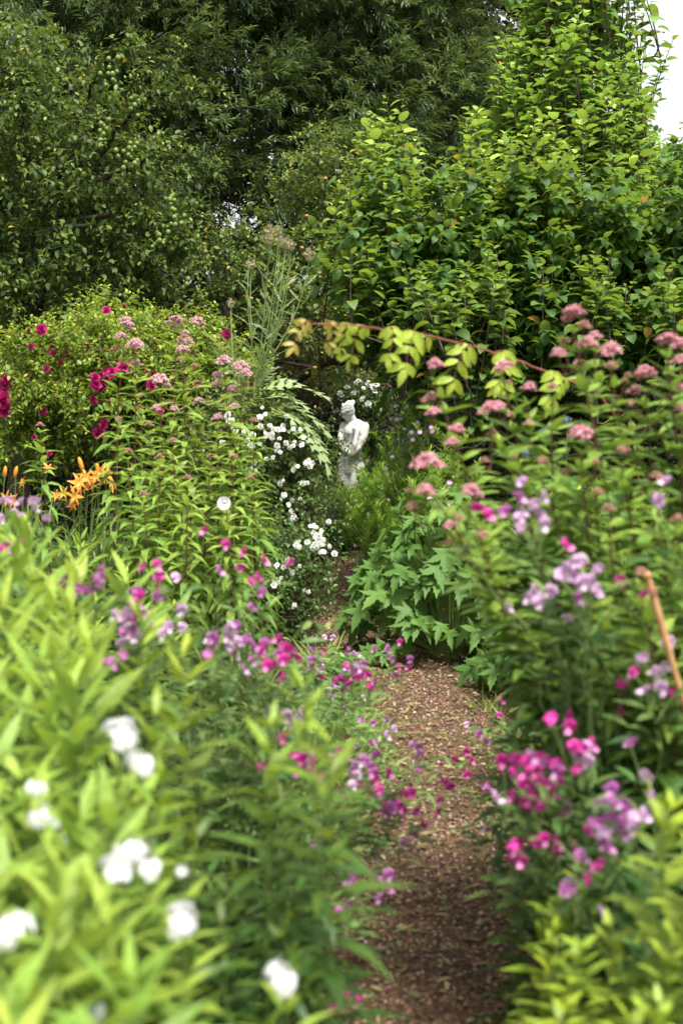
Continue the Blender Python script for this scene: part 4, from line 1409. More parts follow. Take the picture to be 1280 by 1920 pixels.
# ------------------------------------------------------------------ sweet peas
def sweet_pea(label, base, clusters, extra, mat=None, spread=.25, group='sweet pea vines'):
    """a scrambling vine: stems to every bloom cluster plus leafy runners"""
    mat = mat or M['pea']
    root = thing('sweet_pea_vine', label, 'flowering vine', base, group)
    st, lv, fs = MB(), MB(), MB()
    ends = [c[0] for c in clusters]
    runs = []
    for e in ends:
        b = np.array(base) * .5 + np.array([e[0], e[1], 0]) * .5 + [R.normal() * .03, R.normal() * .04, 0]
        b[2] = .01
        cx_ = float(path_x(b[1]))
        b[0] = min(b[0], cx_ - .36) if base[0] < cx_ else max(b[0], cx_ + .38)
        mid = (b * .7 + e * .3) * [1, 1, 0] + [R.normal() * .05, R.normal() * .05, e[2] * .85]
        runs.append(bez(b, mid, e - [0, 0, .07], 14))
    c0 = np.mean(ends, 0)
    for _ in range(extra):
        b = np.array(base) + [R.normal() * spread, R.normal() * spread * .6, 0]
        b[:2] = b[:2] * .6 + c0[:2] * .4
        cx_ = float(path_x(b[1]))
        b[0] = min(b[0], cx_ - .38) if base[0] < cx_ else max(b[0], cx_ + .4)
        e = b + [R.normal() * .10, R.normal() * .10, c0[2] * R.uniform(.35, .98)]
        mid = (b + e) / 2 + [R.normal() * .06, R.normal() * .06, .05]
        runs.append(bez(b, mid, e, 14))
    for pts in runs:
        pts[1:-1] += R.normal(size=(12, 3)) * .012
        tube(st, pts, .0026, .0016, 4)
        n = 16
        t = np.repeat(np.linspace(.15, .98, n), 2)
        pos = np.stack([np.interp(t, np.linspace(0, 1, 14), pts[:, i]) for i in range(3)], -1)
        a = np.repeat(np.arange(n) * 2.2, 2) + np.tile([-.35, .35], n) + R.normal(size=2 * n) * .2
        D = np.stack([np.cos(a), np.sin(a), R.uniform(-.1, .8, 2 * n)], -1)
        pos = pos + nrm(D) * .03
        leaves(lv, T_LANCE, pos, D, R.uniform(.045, .085, 2 * n), R.uniform(.009, .02, 2 * n), .25, .25, tint=R.random(2 * n) ** 2)
        for k in range(4):
            j = int(R.integers(4, 13))
            q = pts[j]
            s = np.linspace(0, 1, 12)
            dd = rand_dir(1)[0] * [1, .6, .5] + [0, 0, .4]
            w = np.stack([.012 * np.sin(s * 14), .012 * np.cos(s * 14), s * 0], -1) * s[:, None]
            tube(st, q + s[:, None] * dd * .09 + w, .0009, .0006, 3)
    nf = 0
    for e, cnt, cols, sz in clusters:
        for k in range(cnt):
            if nf > 96:
                break
            nf += 1
            col = cols[int(R.integers(len(cols)))]
            q = e + np.array([R.normal() * .022, R.normal() * .02, R.normal() * .02]) * sz
            tube(st, bez(e - [0, 0, .06], (e + q) / 2 - [0, 0, .02], q, 5), .0011, .0008, 3)
            put('flower', pea[col][int(R.integers(2))], root, q, (R.normal() * .35, R.normal() * .35, 1), R.uniform(.8, 1.05) * sz, spin=R.normal() * .9)
    part(st, 'stem', M['peastem'], root)
    part(lv, 'foliage', mat, root)
    return root


H, PL, MV = ['hot'], ['pale'], ['mauve']
def cl(px, py, Y, cnt, cols, sz=1.0):
    return (P(px, py, Y), cnt, cols, sz)


sweet_pea('sweet pea with hot pink and lilac blooms above the phlox, back of the left bed', ground_under(-.42, 3.4),
          [cl(265, 1135, 3.0, 6, H + H + MV), cl(240, 1165, 3.0, 6, PL), cl(250, 1185, 3.0, 5, MV + PL), cl(270, 1218, 3.0, 2, PL), cl(345, 1150, 3.1, 4, PL), cl(222, 1250, 2.9, 3, MV), cl(170, 1100, 3.1, 4, H + MV), cl(200, 1085, 3.1, 3, MV), cl(290, 1075, 3.2, 3, H)], 18, mat=M['pead'])
sweet_pea('sweet pea with two bright pink blooms rising in front of the joe pye stems', ground_under(-.32, 4.0),
          [cl(411, 1022, 3.5, 2, H), cl(432, 1045, 3.5, 1, MV), cl(485, 1055, 3.5, 4, H), cl(470, 1090, 3.6, 2, H), cl(465, 1125, 3.5, 2, PL + MV), cl(395, 1190, 3.4, 2, PL), cl(320, 1090, 3.6, 3, H + PL)], 22)
sweet_pea('sweet pea with mixed lilac and magenta blooms in the middle of the bed', ground_under(-.28, 3.3),
          [cl(440, 1200, 3.1, 6, MV + PL), cl(425, 1225, 3.1, 5, PL + MV), cl(445, 1240, 3.1, 3, PL), cl(480, 1220, 3.1, 4, H + MV), cl(520, 1245, 3.1, 5, H), cl(548, 1240, 3.1, 4, H), cl(500, 1200, 3.2, 3, MV + H)], 18, mat=M['pead'])
sweet_pea('sweet pea tangle with magenta blooms leaning over the path bend', ground_under(-.28, 4.9),
          [cl(660, 1255, 4.6, 7, PL + MV + H), cl(690, 1280, 4.6, 6, H), cl(645, 1275, 4.6, 5, H + MV), cl(600, 1260, 4.5, 5, PL + H), cl(735, 1225, 4.9, 5, H + MV), cl(745, 1240, 4.9, 4, H + MV), cl(590, 1240, 4.5, 4, MV), cl(680, 1250, 4.7, 4, MV + PL)], 9, spread=.16)
sweet_pea('sweet pea with deep pink blooms lying low over the gravel', ground_under(-.26, 3.6),
          [cl(560, 1360, 3.1, 5, PL), cl(517, 1358, 3.1, 2, PL), cl(520, 1418, 3.0, 3, H), cl(548, 1420, 3.0, 4, H), cl(588, 1440, 3.0, 4, PL + MV), cl(625, 1430, 3.2, 3, H), cl(690, 1445, 3.4, 5, H + MV), cl(718, 1465, 3.4, 4, PL + H), cl(630, 1485, 3.2, 2, H),
           cl(750, 1500, 3.5, 7, H + MV), cl(730, 1520, 3.5, 4, H), cl(780, 1530, 3.5, 3, H), cl(700, 1480, 3.5, 3, H), cl(660, 1450, 3.3, 4, PL)], 4, mat=M['pead'], spread=.12)
sweet_pea('small sweet pea with mauve blooms at the path centre', ground_under(-.02, 4.8),
          [cl(780, 1415, 4.4, 6, MV + PL), cl(828, 1485, 4.2, 5, H), cl(864, 1413, 4.4, 2, H), cl(872, 1452, 4.3, 2, H), cl(705, 1385, 4.4, 2, PL), cl(750, 1560, 3.6, 3, MV)], 1, spread=.1)
sweet_pea('low sweet pea with fading purple blooms at the lower left path edge', ground_under(-.22, 3.2),
          [cl(710, 1650, 3.1, 4, MV), cl(650, 1700, 3.0, 3, MV), cl(640, 1890, 2.9, 3, H), cl(600, 1560, 3.0, 2, MV), cl(690, 1680, 3.1, 2, MV)], 8, mat=M['pead'], spread=.14)
sweet_pea('sweet pea with the largest hot pink clusters on the right bed', ground_under(.66, 3.0),
          [cl(1070, 1405, 2.6, 7, H), cl(1090, 1420, 2.6, 4, PL + PL + H), cl(1020, 1440, 2.6, 8, H + MV), cl(1035, 1455, 2.6, 5, H), cl(985, 1460, 2.65, 5, H), cl(990, 1510, 2.65, 7, H), cl(1010, 1500, 2.6, 3, H), cl(1000, 1575, 2.6, 4, H), cl(1035, 1580, 2.6, 3, H),
           cl(1080, 1580, 2.6, 2, H), cl(1080, 1525, 2.7, 3, MV), cl(945, 1610, 2.7, 4, H), cl(960, 1615, 2.7, 2, PL + H), cl(950, 1475, 2.8, 3, PL + H)], 8, mat=M['pead'], spread=.14)
sweet_pea('sweet pea with a round lilac and pink cluster on the right bed', ground_under(.62, 2.7),
          [cl(1160, 1525, 2.4, 5, H + MV), cl(1145, 1545, 2.4, 7, PL + MV), cl(1180, 1545, 2.4, 7, PL), cl(1145, 1580, 2.4, 3, MV), cl(1080, 1655, 2.4, 5, H + MV), cl(1105, 1680, 2.4, 2, PL), cl(1205, 1415, 2.6, 2, PL + MV)], 20, mat=M['pead'])
sweet_pea('sweet pea with pale lilac blooms climbing the right stand', ground_under(.62, 3.2),
          [cl(985, 955, 2.8, 5, PL + PL + MV), cl(1000, 975, 2.8, 4, PL), cl(1012, 992, 2.8, 3, PL), cl(865, 980, 2.9, 2, H), cl(990, 1125, 2.8, 4, PL), cl(1018, 1120, 2.8, 2, PL), cl(1072, 1058, 2.7, 2, H), cl(1095, 1075, 2.7, 4, PL), cl(1088, 1105, 2.7, 4, PL), cl(1075, 1090, 2.7, 2, MV), cl(1100, 1120, 2.7, 2, PL)],
          26, mat=M['pead'], spread=.22)
sweet_pea('sweet pea with scattered small blooms by the wooden stake', ground_under(.72, 3.1),
          [cl(1240, 1255, 2.7, 4, H + PL), cl(1225, 1270, 2.7, 2, PL), cl(1180, 1090, 2.9, 2, H), cl(1248, 928, 2.9, 3, PL), cl(1155, 1330, 2.8, 2, H), cl(1050, 1350, 2.8, 2, H), cl(1230, 1300, 2.7, 2, H)], 26, mat=M['pead'])
sweet_pea('sweet pea with tiny lilac blooms at the far left edge', ground_under(-.95, 3.6),
          [cl(15, 1020, 3.5, 3, H), cl(12, 1050, 3.5, 2, H), cl(20, 960, 3.8, 3, PL), cl(50, 970, 3.8, 4, PL), cl(75, 965, 3.8, 3, PL), cl(135, 1095, 3.4, 3, MV), cl(100, 1060, 3.4, 2, MV)], 18)


sweet_pea('leafy sweet pea with few pale blooms sprawling over the left path edge', ground_under(-.02, 5.9),
          [cl(640, 1330, 5.2, 3, PL), cl(690, 1345, 5.3, 2, MV), cl(660, 1385, 5.0, 2, PL + H), cl(735, 1350, 5.5, 1, MV), cl(620, 1290, 5.4, 2, MV), cl(700, 1390, 5.0, 1, H), cl(740, 1390, 5.0, 1, PL)], 16, spread=.3)
sweet_pea('leafy sweet pea spilling onto the gravel beside the far path bend', ground_under(-.1, 6.9),
          [cl(650, 1225, 6.6, 2, MV), cl(615, 1200, 6.8, 2, PL), cl(690, 1290, 6.4, 2, H), cl(600, 1235, 6.5, 1, MV), cl(665, 1300, 6.2, 1, PL)], 16, spread=.25)
sweet_pea('leafy sweet pea hanging over the right path edge below the anemones', ground_under(.85, 5.4),
          [cl(915, 1400, 4.9, 2, MV), cl(880, 1350, 5.2, 1, PL), cl(940, 1330, 5.0, 2, H), cl(900, 1480, 4.4, 2, MV), cl(890, 1560, 3.9, 1, PL)], 16, mat=M['pead'], spread=.25)

# ------------------------------------------------------------------ anemone foliage by the path
def anemone(label, base, spec, n, spreadx, spready, h):
    root = thing('anemone_plant', label, 'plant', base, 'anemone clumps right of the path')
    st, lv = MB(), MB()
    for k in range(n):
        a = R.uniform(0, 6.283)
        r = math.sqrt(R.random())
        hz = h * (1 - .75 * r ** 2.2) * (R.uniform(.75, 1.08) if k % 3 else R.uniform(.25, .7))
        r = r if k % 3 else .55 + .5 * r
        e = np.array(base) + [math.cos(a) * r * spreadx, math.sin(a) * r * spready, max(hz, .06)]
        tube(st, bez(np.array(base) + [math.cos(a) * .08, math.sin(a) * .08, 0], np.array(base) + [math.cos(a) * r * spreadx * .5, math.sin(a) * r * spready * .5, hz * .9], e, 7), .003, .002, 4)
        L = R.uniform(.11, .19)
        for da in (0, 2.0, -2.0) if R.random() < .5 else (0,):
            aa = a + da + R.normal() * .3
            D = np.array([[math.cos(aa), math.sin(aa) - .35, -.05 - .6 * r + R.normal() * .15]])
            leaves(lv, T_PALM, e[None], D, L, L * R.uniform(.85, 1.1), R.uniform(.15, .6), .16, np.array([UP + R.normal(size=3) * .22]), tint=R.random() ** 1.6, wave=.08)
    part(st, 'stem', M['greenstem'], root)
    part(lv, 'foliage', M['anem'], root)
    return root


anemone('largest anemone clump with lobed leaves overhanging the path bend', (.60, 7.75, 0), None, 190, .56, .45, .90)
anemone('anemone clump farther along the path, below the statue', (.50, 9.4, 0), None, 90, .36, .4, .74)
anemone('anemone clump at the back of the right bed in shade', (1.35, 8.2, 0), None, 130, .6, .5, .95)
anemone('anemone clump at the right path edge beneath the coral heads', (1.1, 6.9, 0), None, 100, .42, .4, .72)

# fine leaved asters in front of the statue
asters = [(733, 745, 9.6), (755, 760, 9.4), (700, 800, 9.4), (775, 785, 9.0), (720, 815, 9.2), (745, 800, 9.0), (690, 855, 9.3), (660, 850, 9.6), (715, 860, 9.0), (765, 840, 8.7), (795, 800, 8.8), (672, 882, 9.2), (700, 905, 8.9), (650, 915, 9.3), (735, 890, 8.6), (780, 880, 8.4), (810, 850, 8.3),
          (665, 935, 9.0), (710, 945, 8.6), (750, 930, 8.4), (820, 900, 8.0), (790, 930, 8.1), (740, 770, 9.8), (815, 770, 9.2), (840, 820, 8.6), (680, 910, 9.1), (728, 850, 9.1), (850, 880, 8.2), (870, 930, 8.0), (770, 740, 9.9)]
asters += [(645, 925, 12.2), (664, 925, 12.0), (684, 912, 12.1), (655, 940, 11.6), (672, 925, 11.7), (690, 890, 11.9), (638, 940, 11.5), (668, 945, 11.3), (700, 880, 12.0)] + [(642 + k * 8.5, 925 - (k * 37) % 60 + 56, 12.3 + (k % 3) * .2) for k in range(11)]
asters.sort()
mbd = MB()
for ring in range(1):
    a = np.arange(12) * .5236
    leaves(mbd, T_SMALL, np.zeros((12, 3)), np.stack([np.cos(a), np.sin(a), a * 0 + .15], -1), .016, .005, 0, .1)
blobs(mbd, [(0, 0, .002)], [.004], ICO1, tint=1)
daisy_me = mbd.mesh('aster_flower', M['peapale'])
for i, (px, py, Y) in enumerate(asters):
    tip = P(px, py, Y)
    b = ground_under(tip[0] + (.22 if Y < 11 else .05) + abs(R.normal()) * .08, Y + .1)
    root = thing('aster', f'feathery bright green aster stalk, {ordl(i + 1)} from the left in front of the statue', 'flower stalk', b, 'feathery aster stalks in front of the statue')
    st, lv = MB(), MB()
    mid = (b + tip) / 2 + R.normal(size=3) * .04
    main = bez(b, mid, tip, 14)
    tube(st, main, .003, .0015, 4)
    axes = [main]
    for k in range(9):
        j = int(R.integers(5, 13))
        a = R.uniform(0, 6.28)
        e = main[j] + [math.cos(a) * .10, math.sin(a) * .10, R.uniform(.08, .2)]
        bb = bez(main[j], main[j] + [math.cos(a) * .07, math.sin(a) * .07, .04], e, 14)
        tube(st, bb, .0018, .001, 3)
        axes.append(bb)
    for ax in axes:
        n = 44
        t = R.uniform(.2, 1, n)
        pos = np.stack([np.interp(t, np.linspace(0, 1, 14), ax[:, q]) for q in range(3)], -1)
        a = np.arange(n) * 2.4
        D = np.stack([np.cos(a), np.sin(a), .5 + t], -1)
        leaves(lv, T_TINY, pos, D, R.uniform(.03, .055, n), .007, .2, .2, tint=t ** 2 * R.uniform(.4, 1, n))
    part(st, 'stem', M['greenstem'], root)
    part(lv, 'foliage', M['aster'], root)
    if i % 3 == 1:
        for _ in range(3):
            put('flower', daisy_me, root, tip + [R.normal() * .06, -.06, -abs(R.normal()) * .12], (0, -1, .6), 1.2)

# ------------------------------------------------------------------ cardoon
b = ground_under(*P(478, 900, 9.2)[:2])
root = thing('cardoon', 'tall grey green cardoon with spiky seed heads above jagged arching leaves', 'plant', b)
st, lv = MB(), MB()
mbt = MB()
n = 90
d = rand_dir(n)
d[:, 2] = d[:, 2] * .6 + .25
leaves(mbt, T_TINY, d * [.02, .02, .02], nrm(d + [0, 0, .8]), .032, .010, -.1, .2, d, tint=0)
blobs(mbt, [(0, 0, 0)], [.026], ICO2, (1, 1, 1.05))
n = 50
d = rand_dir(n) * [.35, .35, .2] + [0, 0, 1]
leaves(mbt, T_TINY, np.tile([0, 0, .02], (n, 1)), d, .04, .004, .1, .1, tint=1)
th_me = mbt.mesh('thistle_head', M['thistle'])
main = [b, P(455, 800, 9.2), P(484, 690, 9.2)]
trunk_pts = bez(*main, 14)
tube(st, trunk_pts, .016, .010, 7)
fork = trunk_pts[-1]
heads_c = [(506, 444, 1.1), (523, 440, .8), (505, 458, .9), (525, 462, 1.0), (535, 466, 1.0), (546, 468, .9), (580, 487, 1.1), (471, 505, .8), (540, 530, .6), (466, 500, .6)]
for px, py, sc in heads_c:
    e = P(px, py, 9.2 + R.uniform(-.15, .15))
    m_ = (fork * .55 + e * .45) + np.array([(px - 500) * .0016, R.normal() * .04, -.02])
    bb = bez(fork - [0, 0, R.uniform(0, .2)], m_, e, 14)
    tube(st, bb, .006, .0036, 5)
    n = 14
    t = np.linspace(.15, .98, n)
    pos = np.stack([np.interp(t, np.linspace(0, 1, 14), bb[:, q]) for q in range(3)], -1)
    a = np.arange(n) * 2.4 + R.uniform(0, 6)
    D = np.stack([np.cos(a), np.sin(a), .7 + 0 * t], -1)
    leaves(lv, T_CARDS[0], pos, D, R.uniform(.08, .2, n) * (1.15 - .5 * t), .022, R.uniform(-.5, .4, n), .3, tint=R.random(n))
    put('seed_head', th_me, root, e + [0, 0, .015], (R.normal() * .15, -.1, 1), sc * 1.0)
# side stalk with bud at the left
bb = bez(trunk_pts[3], P(432, 700, 9.1), P(433, 572, 9.1), 12)
tube(st, bb, .008, .005, 5)
put('bud', th_me, root, bb[-1], (0, 0, 1), .8)
# jagged leaves: on the stalk, and the long arching ones at the base
for (t, a, L, up, cv) in [(.35, 2.9, .35, .7, .5), (.42, .2, .38, .6, .5), (.5, 1.7, .3, .8, .5), (.55, -.3, .34, .5, .4), (.62, 3.3, .3, .9, .4), (.7, .4, .3, .4, .35), (.74, -1.2, .26, .7, .4), (.8, 2.7, .26, 1, .4), (.86, .0, .3, .5, .35), (.9, 3.6, .24, 1, .3), (.3, -1.6, .4, .6, .6),
                          (.95, -1, .22, .9, .3), (.45, -2.4, .32, .8, .5)]:
    p = trunk_pts[int(t * 13)]
    leaves(lv, T_CARDS[int(R.integers(4))], p[None], np.array([[math.cos(a), math.sin(a) * .6, up]]), L, L * .38, cv, .2, np.array([UP + R.normal(size=3) * .15]), tint=R.random() * .6)
for k in range(16):
    p = trunk_pts[int(R.integers(3, 14))]
    a = R.uniform(0, 6.28)
    L = R.uniform(.22, .36)
    leaves(lv, T_CARDS[k % 4], p[None], np.array([[math.cos(a), math.sin(a) * .5 - .2, R.uniform(.5, 1.2)]]), L, L * .4, R.uniform(.4, .8), .2, np.array([UP + R.normal(size=3) * .2]), tint=R.random(), wave=.12)
for (s, e, L, up, cv) in [((480, 780, 9.0), (610, 800, 8.8), .50, .75, .85), ((485, 790, 8.9), (605, 860, 8.7), .48, .6, .95), ((470, 740, 9.0), (590, 700, 8.9), .5, .5, .55), ((470, 760, 9.0), (560, 720, 8.8), .42, .6, .6), ((455, 790, 8.9), (400, 900, 8.8), .45, .6, .7), ((520, 810, 8.8), (600, 900, 8.6), .42, .3, .9),
                          ((440, 700, 9.2), (400, 600, 9.1), .36, .9, .3), ((440, 680, 9.2), (415, 570, 9.1), .32, 1.6, .2), ((500, 800, 8.9), (560, 800, 8.7), .4, 1.1, .8)]:
    p, q = P(*s), P(*e)
    d = nrm(q - p)
    d[2] = up
    leaves(lv, T_CARDS[int(R.integers(4))], p[None], d[None], L, L * .42, cv, .15, np.array([UP + R.normal(size=3) * .12]), tint=.5, wave=.14)
    tube(st, bez(b + [0, 0, .1], (b + p) / 2 + [0, 0, .1], p, 8), .008, .005, 5)
part(st, 'stem', M['card_stem'] if 'card_stem' in M else M['peastem'], root)
part(lv, 'foliage', M['card'], root)


# ------------------------------------------------------------------ daylilies
def lily_mesh():
    mb = MB()
    a = np.arange(6) * 1.0472
    D = np.stack([np.cos(a) * .75, np.sin(a) * .75, a * 0 + 1], -1)
    leaves(mb, T_LANCE, np.zeros((6, 3)), D, .085, np.where(np.arange(6) % 2, .030, .020), .75, .15, np.array([0, 0, 1.0]) + D * -.3, tint=np.arange(6) % 2 * .2, wave=.2)
    for k in range(5):
        aa = k * 1.256
        tube(mb, [(0, 0, 0), (math.cos(aa) * .01, math.sin(aa) * .01, .05)], .001, .001, 3, tint=1)
    tube(mb, [(0, 0, -.03), (0, 0, 0)], .003, .007, 6)
    return mb.mesh('daylily_flower', M['orange'])


lily_me = lily_mesh()
mbb = MB()
blobs(mbb, [(0, 0, 0)], [.010], ICO2, (1, 1, 3.2))
bud_me = mbb.mesh('daylily_bud', M['orange'])


def daylily(label, base, blooms, nb, spread, group='daylily clumps'):
    root = thing('daylily', label, 'plant', base, group)
    st, lv = MB(), MB()
    n = nb
    a = R.uniform(0, 6.28, n)
    r = R.random(n) * spread * .6
    pos = np.array(base) + np.stack([np.cos(a) * r, np.sin(a) * r, 0 * a], -1)
    D = np.stack([np.cos(a), np.sin(a) * .8, R.uniform(1.4, 4, n)], -1)
    leaves(lv, T_BLADE, pos, D, R.uniform(.55, 1.05, n), R.uniform(.018, .03, n), R.uniform(.05, .6, n), .35, tint=R.random(n) ** 2)
    for px, py, Y, kind, s in blooms:
        e = P(px, py, Y)
        bb = np.array(base) + [R.normal() * .05, R.normal() * .05, 0]
        tube(st, bez(bb, (bb + e) / 2 + [R.normal() * .03, 0, .05], e, 8), .004, .0025, 4)
        if kind == 'b':
            put('bud', bud_me, root, e, (R.normal() * .2, -.1, 1), s)
        else:
            put('bloom', lily_me, root, e, (R.normal() * 1.1, -.8, .4 + R.normal() * .5), s * .68)
    part(st, 'stem', M['greenstem'], root)
    part(lv, 'foliage', M['blade'], root)


daylily('daylily clump bearing the brightest orange flowers, between rose bush and joe pye stand', ground_under(P(165, 900, 7.4)[0], 7.4),
        [(145, 910, 7.2, 'f', 1), (160, 895, 7.2, 'f', .9), (175, 905, 7.2, 'f', 1), (190, 885, 7.2, 'f', .95), (138, 930, 7.1, 'f', 1), (200, 890, 7.2, 'f', .9), (165, 915, 7.2, 'f', .8), (152, 870, 7.2, 'b', 1.2), (183, 880, 7.2, 'b', 1), (205, 905, 7.2, 'f', .7), (148, 903, 7.15, 'f', .9), (135, 945, 7.1, 'f', .8), (215, 915, 7.2, 'f', .6), (178, 893, 7.15, 'f', .8)], 90, .3)
daylily('daylily clump with half faded orange flowers at the left edge', ground_under(P(30, 920, 7.2)[0], 7.2),
        [(15, 935, 7.0, 'f', .8), (28, 940, 7.0, 'f', .8), (90, 880, 7.2, 'f', .7), (105, 930, 7.1, 'f', .6), (118, 925, 7.1, 'f', .7), (10, 885, 7.2, 'b', 1), (45, 905, 7.1, 'f', .6), (30, 885, 7.1, 'b', 1)], 110, .35)
daylily('daylily clump of bare strap leaves left of the joe pye stems', ground_under(P(205, 930, 6.8)[0], 6.8), [(312, 890, 6.9, 'f', .5)], 70, .25)

# ------------------------------------------------------------------ arching cane with compound leaves
cpts = bez(P(1120, 740, 4.6), P(860, 610, 4.4), P(585, 608, 4.2), 30)
cb = ground_under(1.12, 4.9)
root = thing('arching_cane', 'red stemmed arching cane with hanging yellow green leaflets above the path', 'plant', cb)
st, lv = MB(), MB()
tube(st, np.concatenate([bez(cb, cb + [.0, 0, 1.2], cpts[0], 10)[:-1], cpts]) + R.normal(size=(39, 3)) * .0018, .0045, .0022, 6)
rac = [(29, .7), (28, .65), (26, .8), (24, 1.0), (22, .9), (19, 1.1), (17, 1.0), (13, 1.15), (11, 1.1), (10, .9), (5, .9), (3, .8)]
for j, sc in rac:
    p = cpts[j]
    a = R.uniform(0, 6.28)
    e = p + np.array([math.cos(a) * .05 - .03, math.sin(a) * .05, -.095 * sc])
    rb = bez(p, p + [math.cos(a) * .06, math.sin(a) * .06, .035], e, 8)
    tube(st, rb, .0018, .001, 4)
    t = np.repeat(np.linspace(.25, .95, 4), 2)
    pos = np.stack([np.interp(t, np.linspace(0, 1, 8), rb[:, q]) for q in range(3)], -1)
    tg = nrm(e - p)
    sd_ = nrm(np.cross(tg, [0, 1, .2]))
    D = np.stack([tg * .6 + sd_ * s + [0, 0, -.2] for s in np.tile([-1, 1], 4)])
    pos = np.concatenate([pos, e[None]])
    D = np.concatenate([D, tg[None]])
    leaves(lv, T_OVATE, pos, D, R.uniform(.038, .062, 9) * sc, .023 * sc, .3, .25, np.array([0, -1, .5]) + R.normal(size=(9, 3)) * .3, tint=np.full(9, .8 if j > 27 else .08 * R.random()))
part(st, 'stem', M['canestem'], root)
part(lv, 'foliage', M['cane'], root)

# ------------------------------------------------------------------ bindweed, stake, grasses, small things
e = P(420, 943, 5.7)
b = ground_under(e[0] + .05, 5.85)
root = thing('bindweed', 'single round white bindweed trumpet twined on the joe pye stems', 'flower', b)
mbw = MB()
k = 24
th = np.arange(k) * 2 * math.pi / k
rings = [(.003, -.035), (.006, -.02), (.013, -.006), (.022, 0), (.0285, .002)]
V = np.concatenate([np.stack([r * np.cos(th), r * np.sin(th), np.full(k, z) + .001 * np.cos(5 * th) * (r > .02)], -1) for r, z in rings])
i = np.arange(len(rings) - 1)[:, None] * k
j = np.arange(k)[None, :]
mbw.add(V, np.stack([i + j, i + (j + 1) % k, i + k + (j + 1) % k, i + k + j], -1).reshape(-1, 4), tint=np.repeat([.9, .6, .15, 0, 0], k))
put('trumpet', mbw.mesh('trumpet', M['purewhite']), root, e, (0, -1, .1), .95)
st = MB()
tube(st, bez(b, (b + e) / 2 + [.08, 0, .1], e + [0, .03, -.005], 16), .0015, .0012, 4)
part(st, 'stem', M['greenstem'], root)

root = thing('wooden_stake', 'orange brown wooden stake leaning in the right bed', 'stake', ground_under(.78, 2.72))
mb = MB()
pts = bez(ground_under(.80, 2.78) - [0, 0, .05], P(1270, 1280, 2.72), P(1212, 1080, 2.7), 14)
pts = np.linspace(np.array([P(1212, 1080, 2.7) + (P(1280, 1310, 2.7) - P(1212, 1080, 2.7)) * 4.9])[0], P(1212, 1080, 2.7), 14)
pts = pts + R.normal(size=pts.shape) * .0015
rr_ = R.uniform(.0056, .0066, 14)
rr_[[4, 8, 12]] = .008
tube(mb, pts, rr_, None, 10)
blobs(mb, pts[-1][None], [.0085], ICO2)
root.location = (pts[0][0], pts[0][1], 0)
part(mb, 'pole', M['stake'], root)
mb = MB()
a = np.linspace(0, 12.5, 40)
c = pts[-1] - (pts[-1] - pts[-2]) * .35
tube(mb, c + np.stack([.0095 * np.cos(a), .0095 * np.sin(a), .0012 * a - .008], -1), .0016, .0016, 5)
part(mb, 'twine', M['joebud'], root, label='faded pink twine wound round the stake top')

# grass tufts arching over the path edge
for i, (x, y, n, h, lab) in enumerate([(.02, 6.0, 60, .24, 'low grass tuft at the left path edge, opposite the anemones'), (.08, 5.4, 60, .3, 'thin grass tuft leaning into the path below the magenta peas'), (.66, 6.4, 26, .18, 'short grass tuft at the right path bend, in front of the anemones'), (-.16, 4.6, 80, .42, 'longer grass tuft at the left path edge beside the pink blooms'), (-.12, 7.2, 60, .28, 'far grass tuft at the left of the path bend'), (-.12, 5.3, 90, .55, 'pale arching grass tuft left of the path bend, behind the magenta peas'), (-.4, 6.2, 60, .4, 'short grass tuft at the left path edge before the statue view'),
                                       (.78, 5.4, 60, .35, 'grass tuft at the right path edge under the anemones'), (-.2, 4.3, 70, .5, 'grass tuft between phlox and path'), (.72, 4.2, 60, .35, 'grass tuft by the right bed edge near the hot pink peas')]):
    b = ground_under(x, y)
    root = thing('grass_tuft', lab, 'grass', b, 'grass tufts along the path')
    lv = MB()
    a = R.uniform(0, 6.28, n)
    D = np.stack([np.cos(a), np.sin(a), R.uniform(.8, 3, n)], -1)
    leaves(lv, T_BLADE, b + np.stack([np.cos(a), np.sin(a), 0 * a], -1) * R.random((n, 1)) * .08, D, R.uniform(.5, 1.1, n) * h, R.uniform(.004, .010, n), R.uniform(.2, .9, n), .3, tint=R.random(n) ** 2)
    part(lv, 'blades', M['grass'], root)

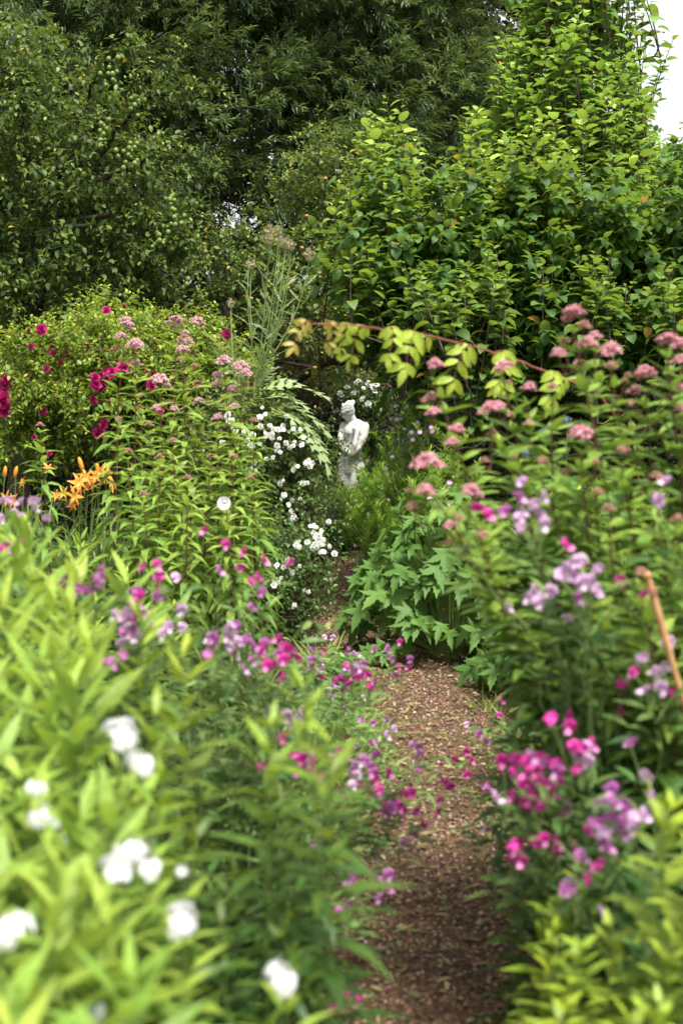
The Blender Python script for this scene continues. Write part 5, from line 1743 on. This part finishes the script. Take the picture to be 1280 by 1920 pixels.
# globe thistles behind the coral heads
for i, (px, py) in enumerate([(1021, 811), (1063, 792), (985, 850)]):
    e = P(px, py, 6.2)
    b = ground_under(e[0] + .05, 6.3)
    root = thing('globe_thistle', f"blue grey globe thistle behind the coral heads, {['middle', 'highest and rightmost', 'lowest and leftmost'][i]} of the three", 'flower stalk', b, 'globe thistles')
    stalk(root, M['pead'], M['greenstem'], b, e, 8, .12, .03, start=.2, whorl=1, r=.004)
    mbg = MB()
    d = rand_dir(260)
    leaves(mbg, T_TINY, d * .012, d, .010, .003, 0, .1, tint=0)
    blobs(mbg, [(0, 0, 0)], [.014], ICO2)
    put('flower_head', mbg.mesh('globe', M['globe']), root, e, (0, 0, 1), 1.3)

# mixed leafy bed plants filling the right bed and the left bed behind the phlox
fill = []
for k in range(60):
    x = R.uniform(.95, 2.8)
    y = R.uniform(4.3, 7.2)
    fill.append((x, y, R.uniform(.75, 1.15), 'right'))
for k in range(60):
    x = R.uniform(-2.9, -.55)
    y = R.uniform(4.2, 6.6)
    fill.append((x, y, R.uniform(.55, .85), 'left'))
for x, y, h, sd_ in fill:
    place('dark' if sd_ == 'right' else ('bright' if R.random() < .5 else 'dark'), np.array([x, y, h]), f'leafy green stalk deep in the {sd_} bed behind the front plants', f'leafy stalks deep in the {sd_} bed')
for k_, v_ in PR.items():
    for o in v_:
        if o.name not in used:
            for ch in list(o.children):
                bpy.data.objects.remove(ch)
            bpy.data.objects.remove(o)

# low leafy ground cover added for darkness under the flowers, hiding bare soil
mb = MB()
n = 46000
yy = R.uniform(2.2, 15.5, n)
sgn = np.where(R.random(n) < .5, -1, 1)
off = .5 + R.random(n) * (1.2 + yy * .28)
xx = path_x(yy) + sgn * off
hh = np.abs(R.normal(size=n)) * .14 * np.clip((off - .4) / .4, .2, 1)
Pp = np.stack([xx, yy, .02 + hh], -1)
D = rand_dir(n)
D[:, 2] = np.abs(D[:, 2]) * .6
leaves(mb, T_SMALL, Pp, D, R.uniform(.04, .09, n), R.uniform(.02, .04, n), .4, .25, tint=R.random(n) ** 3 * .5)
setting(mb, 'ground_cover', M['weed'], 'stuff', label='low dark green ground cover filling the beds beneath the flowers', category='ground cover')
